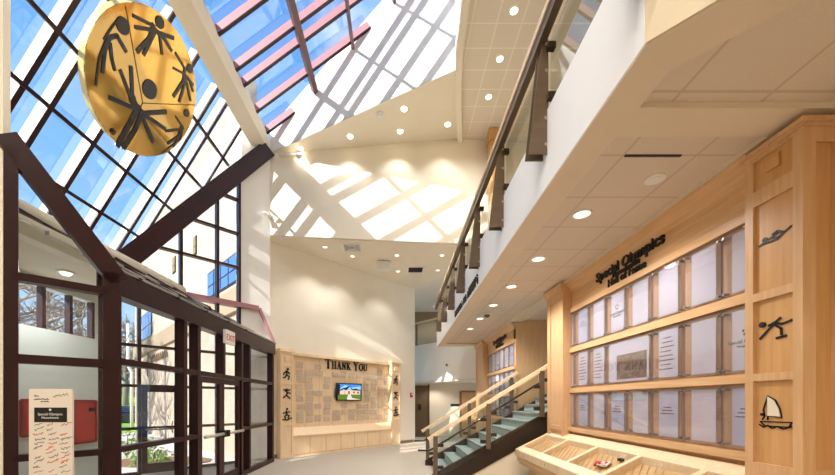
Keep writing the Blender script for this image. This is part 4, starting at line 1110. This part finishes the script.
nb = (V(2.98, 13.35, 0)-V(.70, 15.9, 0)); nbn = nb.cross(Z).normalized()
p0 = ray_plane(447, 365, nbn, nbn.dot(V(.70, 15.9, 0)))
single('sprinkler_plate', MB().cyl(p0, nbn if nbn.y < 0 else -nbn, .05, .03, 14), bronze, 'tiny round fitting on the white bridge wall', 'fitting')
single('floor_mat', MB().box(-3.2, -1.7, 5.9, 7.7, .0005, .012), noisy('mat_grey', (120, 114, 106), (140, 134, 126), nscale=60, rough=1), 'grey entrance mat on the carpet inside the double doors', 'mat') if False else None

# ------------------------------------------------------------------ light, sky, camera
W = bpy.data.worlds.new('World'); S.world = W; W.use_nodes = True
nt = W.node_tree; N = nt.nodes; L = nt.links; bg = N['Background']
tc = N.new('ShaderNodeTexCoord'); sp = N.new('ShaderNodeSeparateXYZ'); L.new(tc.outputs['Generated'], sp.inputs[0])
cr = N.new('ShaderNodeValToRGB'); e = cr.color_ramp.elements
e[0].position = .0; e[0].color = (*lin((214, 232, 250)), 1); e[1].position = .75; e[1].color = (*lin((92, 162, 236)), 1)
q = e.new(.35); q.color = (*lin((150, 203, 250)), 1)
L.new(sp.outputs['Z'], cr.inputs[0])
no = N.new('ShaderNodeTexNoise'); no.inputs['Scale'].default_value = 4.5; no.inputs['Detail'].default_value = 7; no.inputs['Roughness'].default_value = .55
L.new(tc.outputs['Generated'], no.inputs['Vector'])
c2 = N.new('ShaderNodeValToRGB'); c2.color_ramp.elements[0].position = .54; c2.color_ramp.elements[1].position = .78
L.new(no.outputs['Fac'], c2.inputs[0])
mx = N.new('ShaderNodeMixRGB'); L.new(c2.outputs[0], mx.inputs[0]); L.new(cr.outputs[0], mx.inputs[1]); mx.inputs[2].default_value = (.95, .97, 1, 1)
L.new(mx.outputs[0], bg.inputs['Color']); bg.inputs['Strength'].default_value = .75
sl = bpy.data.lights.new('sun', 'SUN'); sl.energy = 5.5; sl.angle = math.radians(.5); sl.color = (1, .96, .9)
so = bpy.data.objects.new('sun', sl); COL.objects.link(so)
so.rotation_euler = V(1, 1.30, -.95).to_track_quat('-Z', 'Y').to_euler(); so.location = (-10, -10, 20)
cam = bpy.data.cameras.new('camera'); co = bpy.data.objects.new('camera', cam); COL.objects.link(co)
co.location = (0, 0, CH); co.rotation_euler = (math.pi/2, 0, 0)
cam.sensor_width = 36; cam.sensor_fit = 'HORIZONTAL'; cam.lens = F/835*36
cam.shift_x = (417.5-CX)/835; cam.shift_y = (CY-237.5)/835; cam.clip_start = .05; cam.clip_end = 500
S.camera = co
S.view_settings.view_transform = 'Standard'; S.view_settings.look = 'None'; S.view_settings.exposure = 0.75; S.view_settings.gamma = 1
S.cycles.use_denoising = True; S.cycles.max_bounces = 10; S.cycles.diffuse_bounces = 6; S.cycles.transparent_max_bounces = 24
S.cycles.sample_clamp_indirect = 6; S.cycles.caustics_reflective = False; S.cycles.caustics_refractive = False
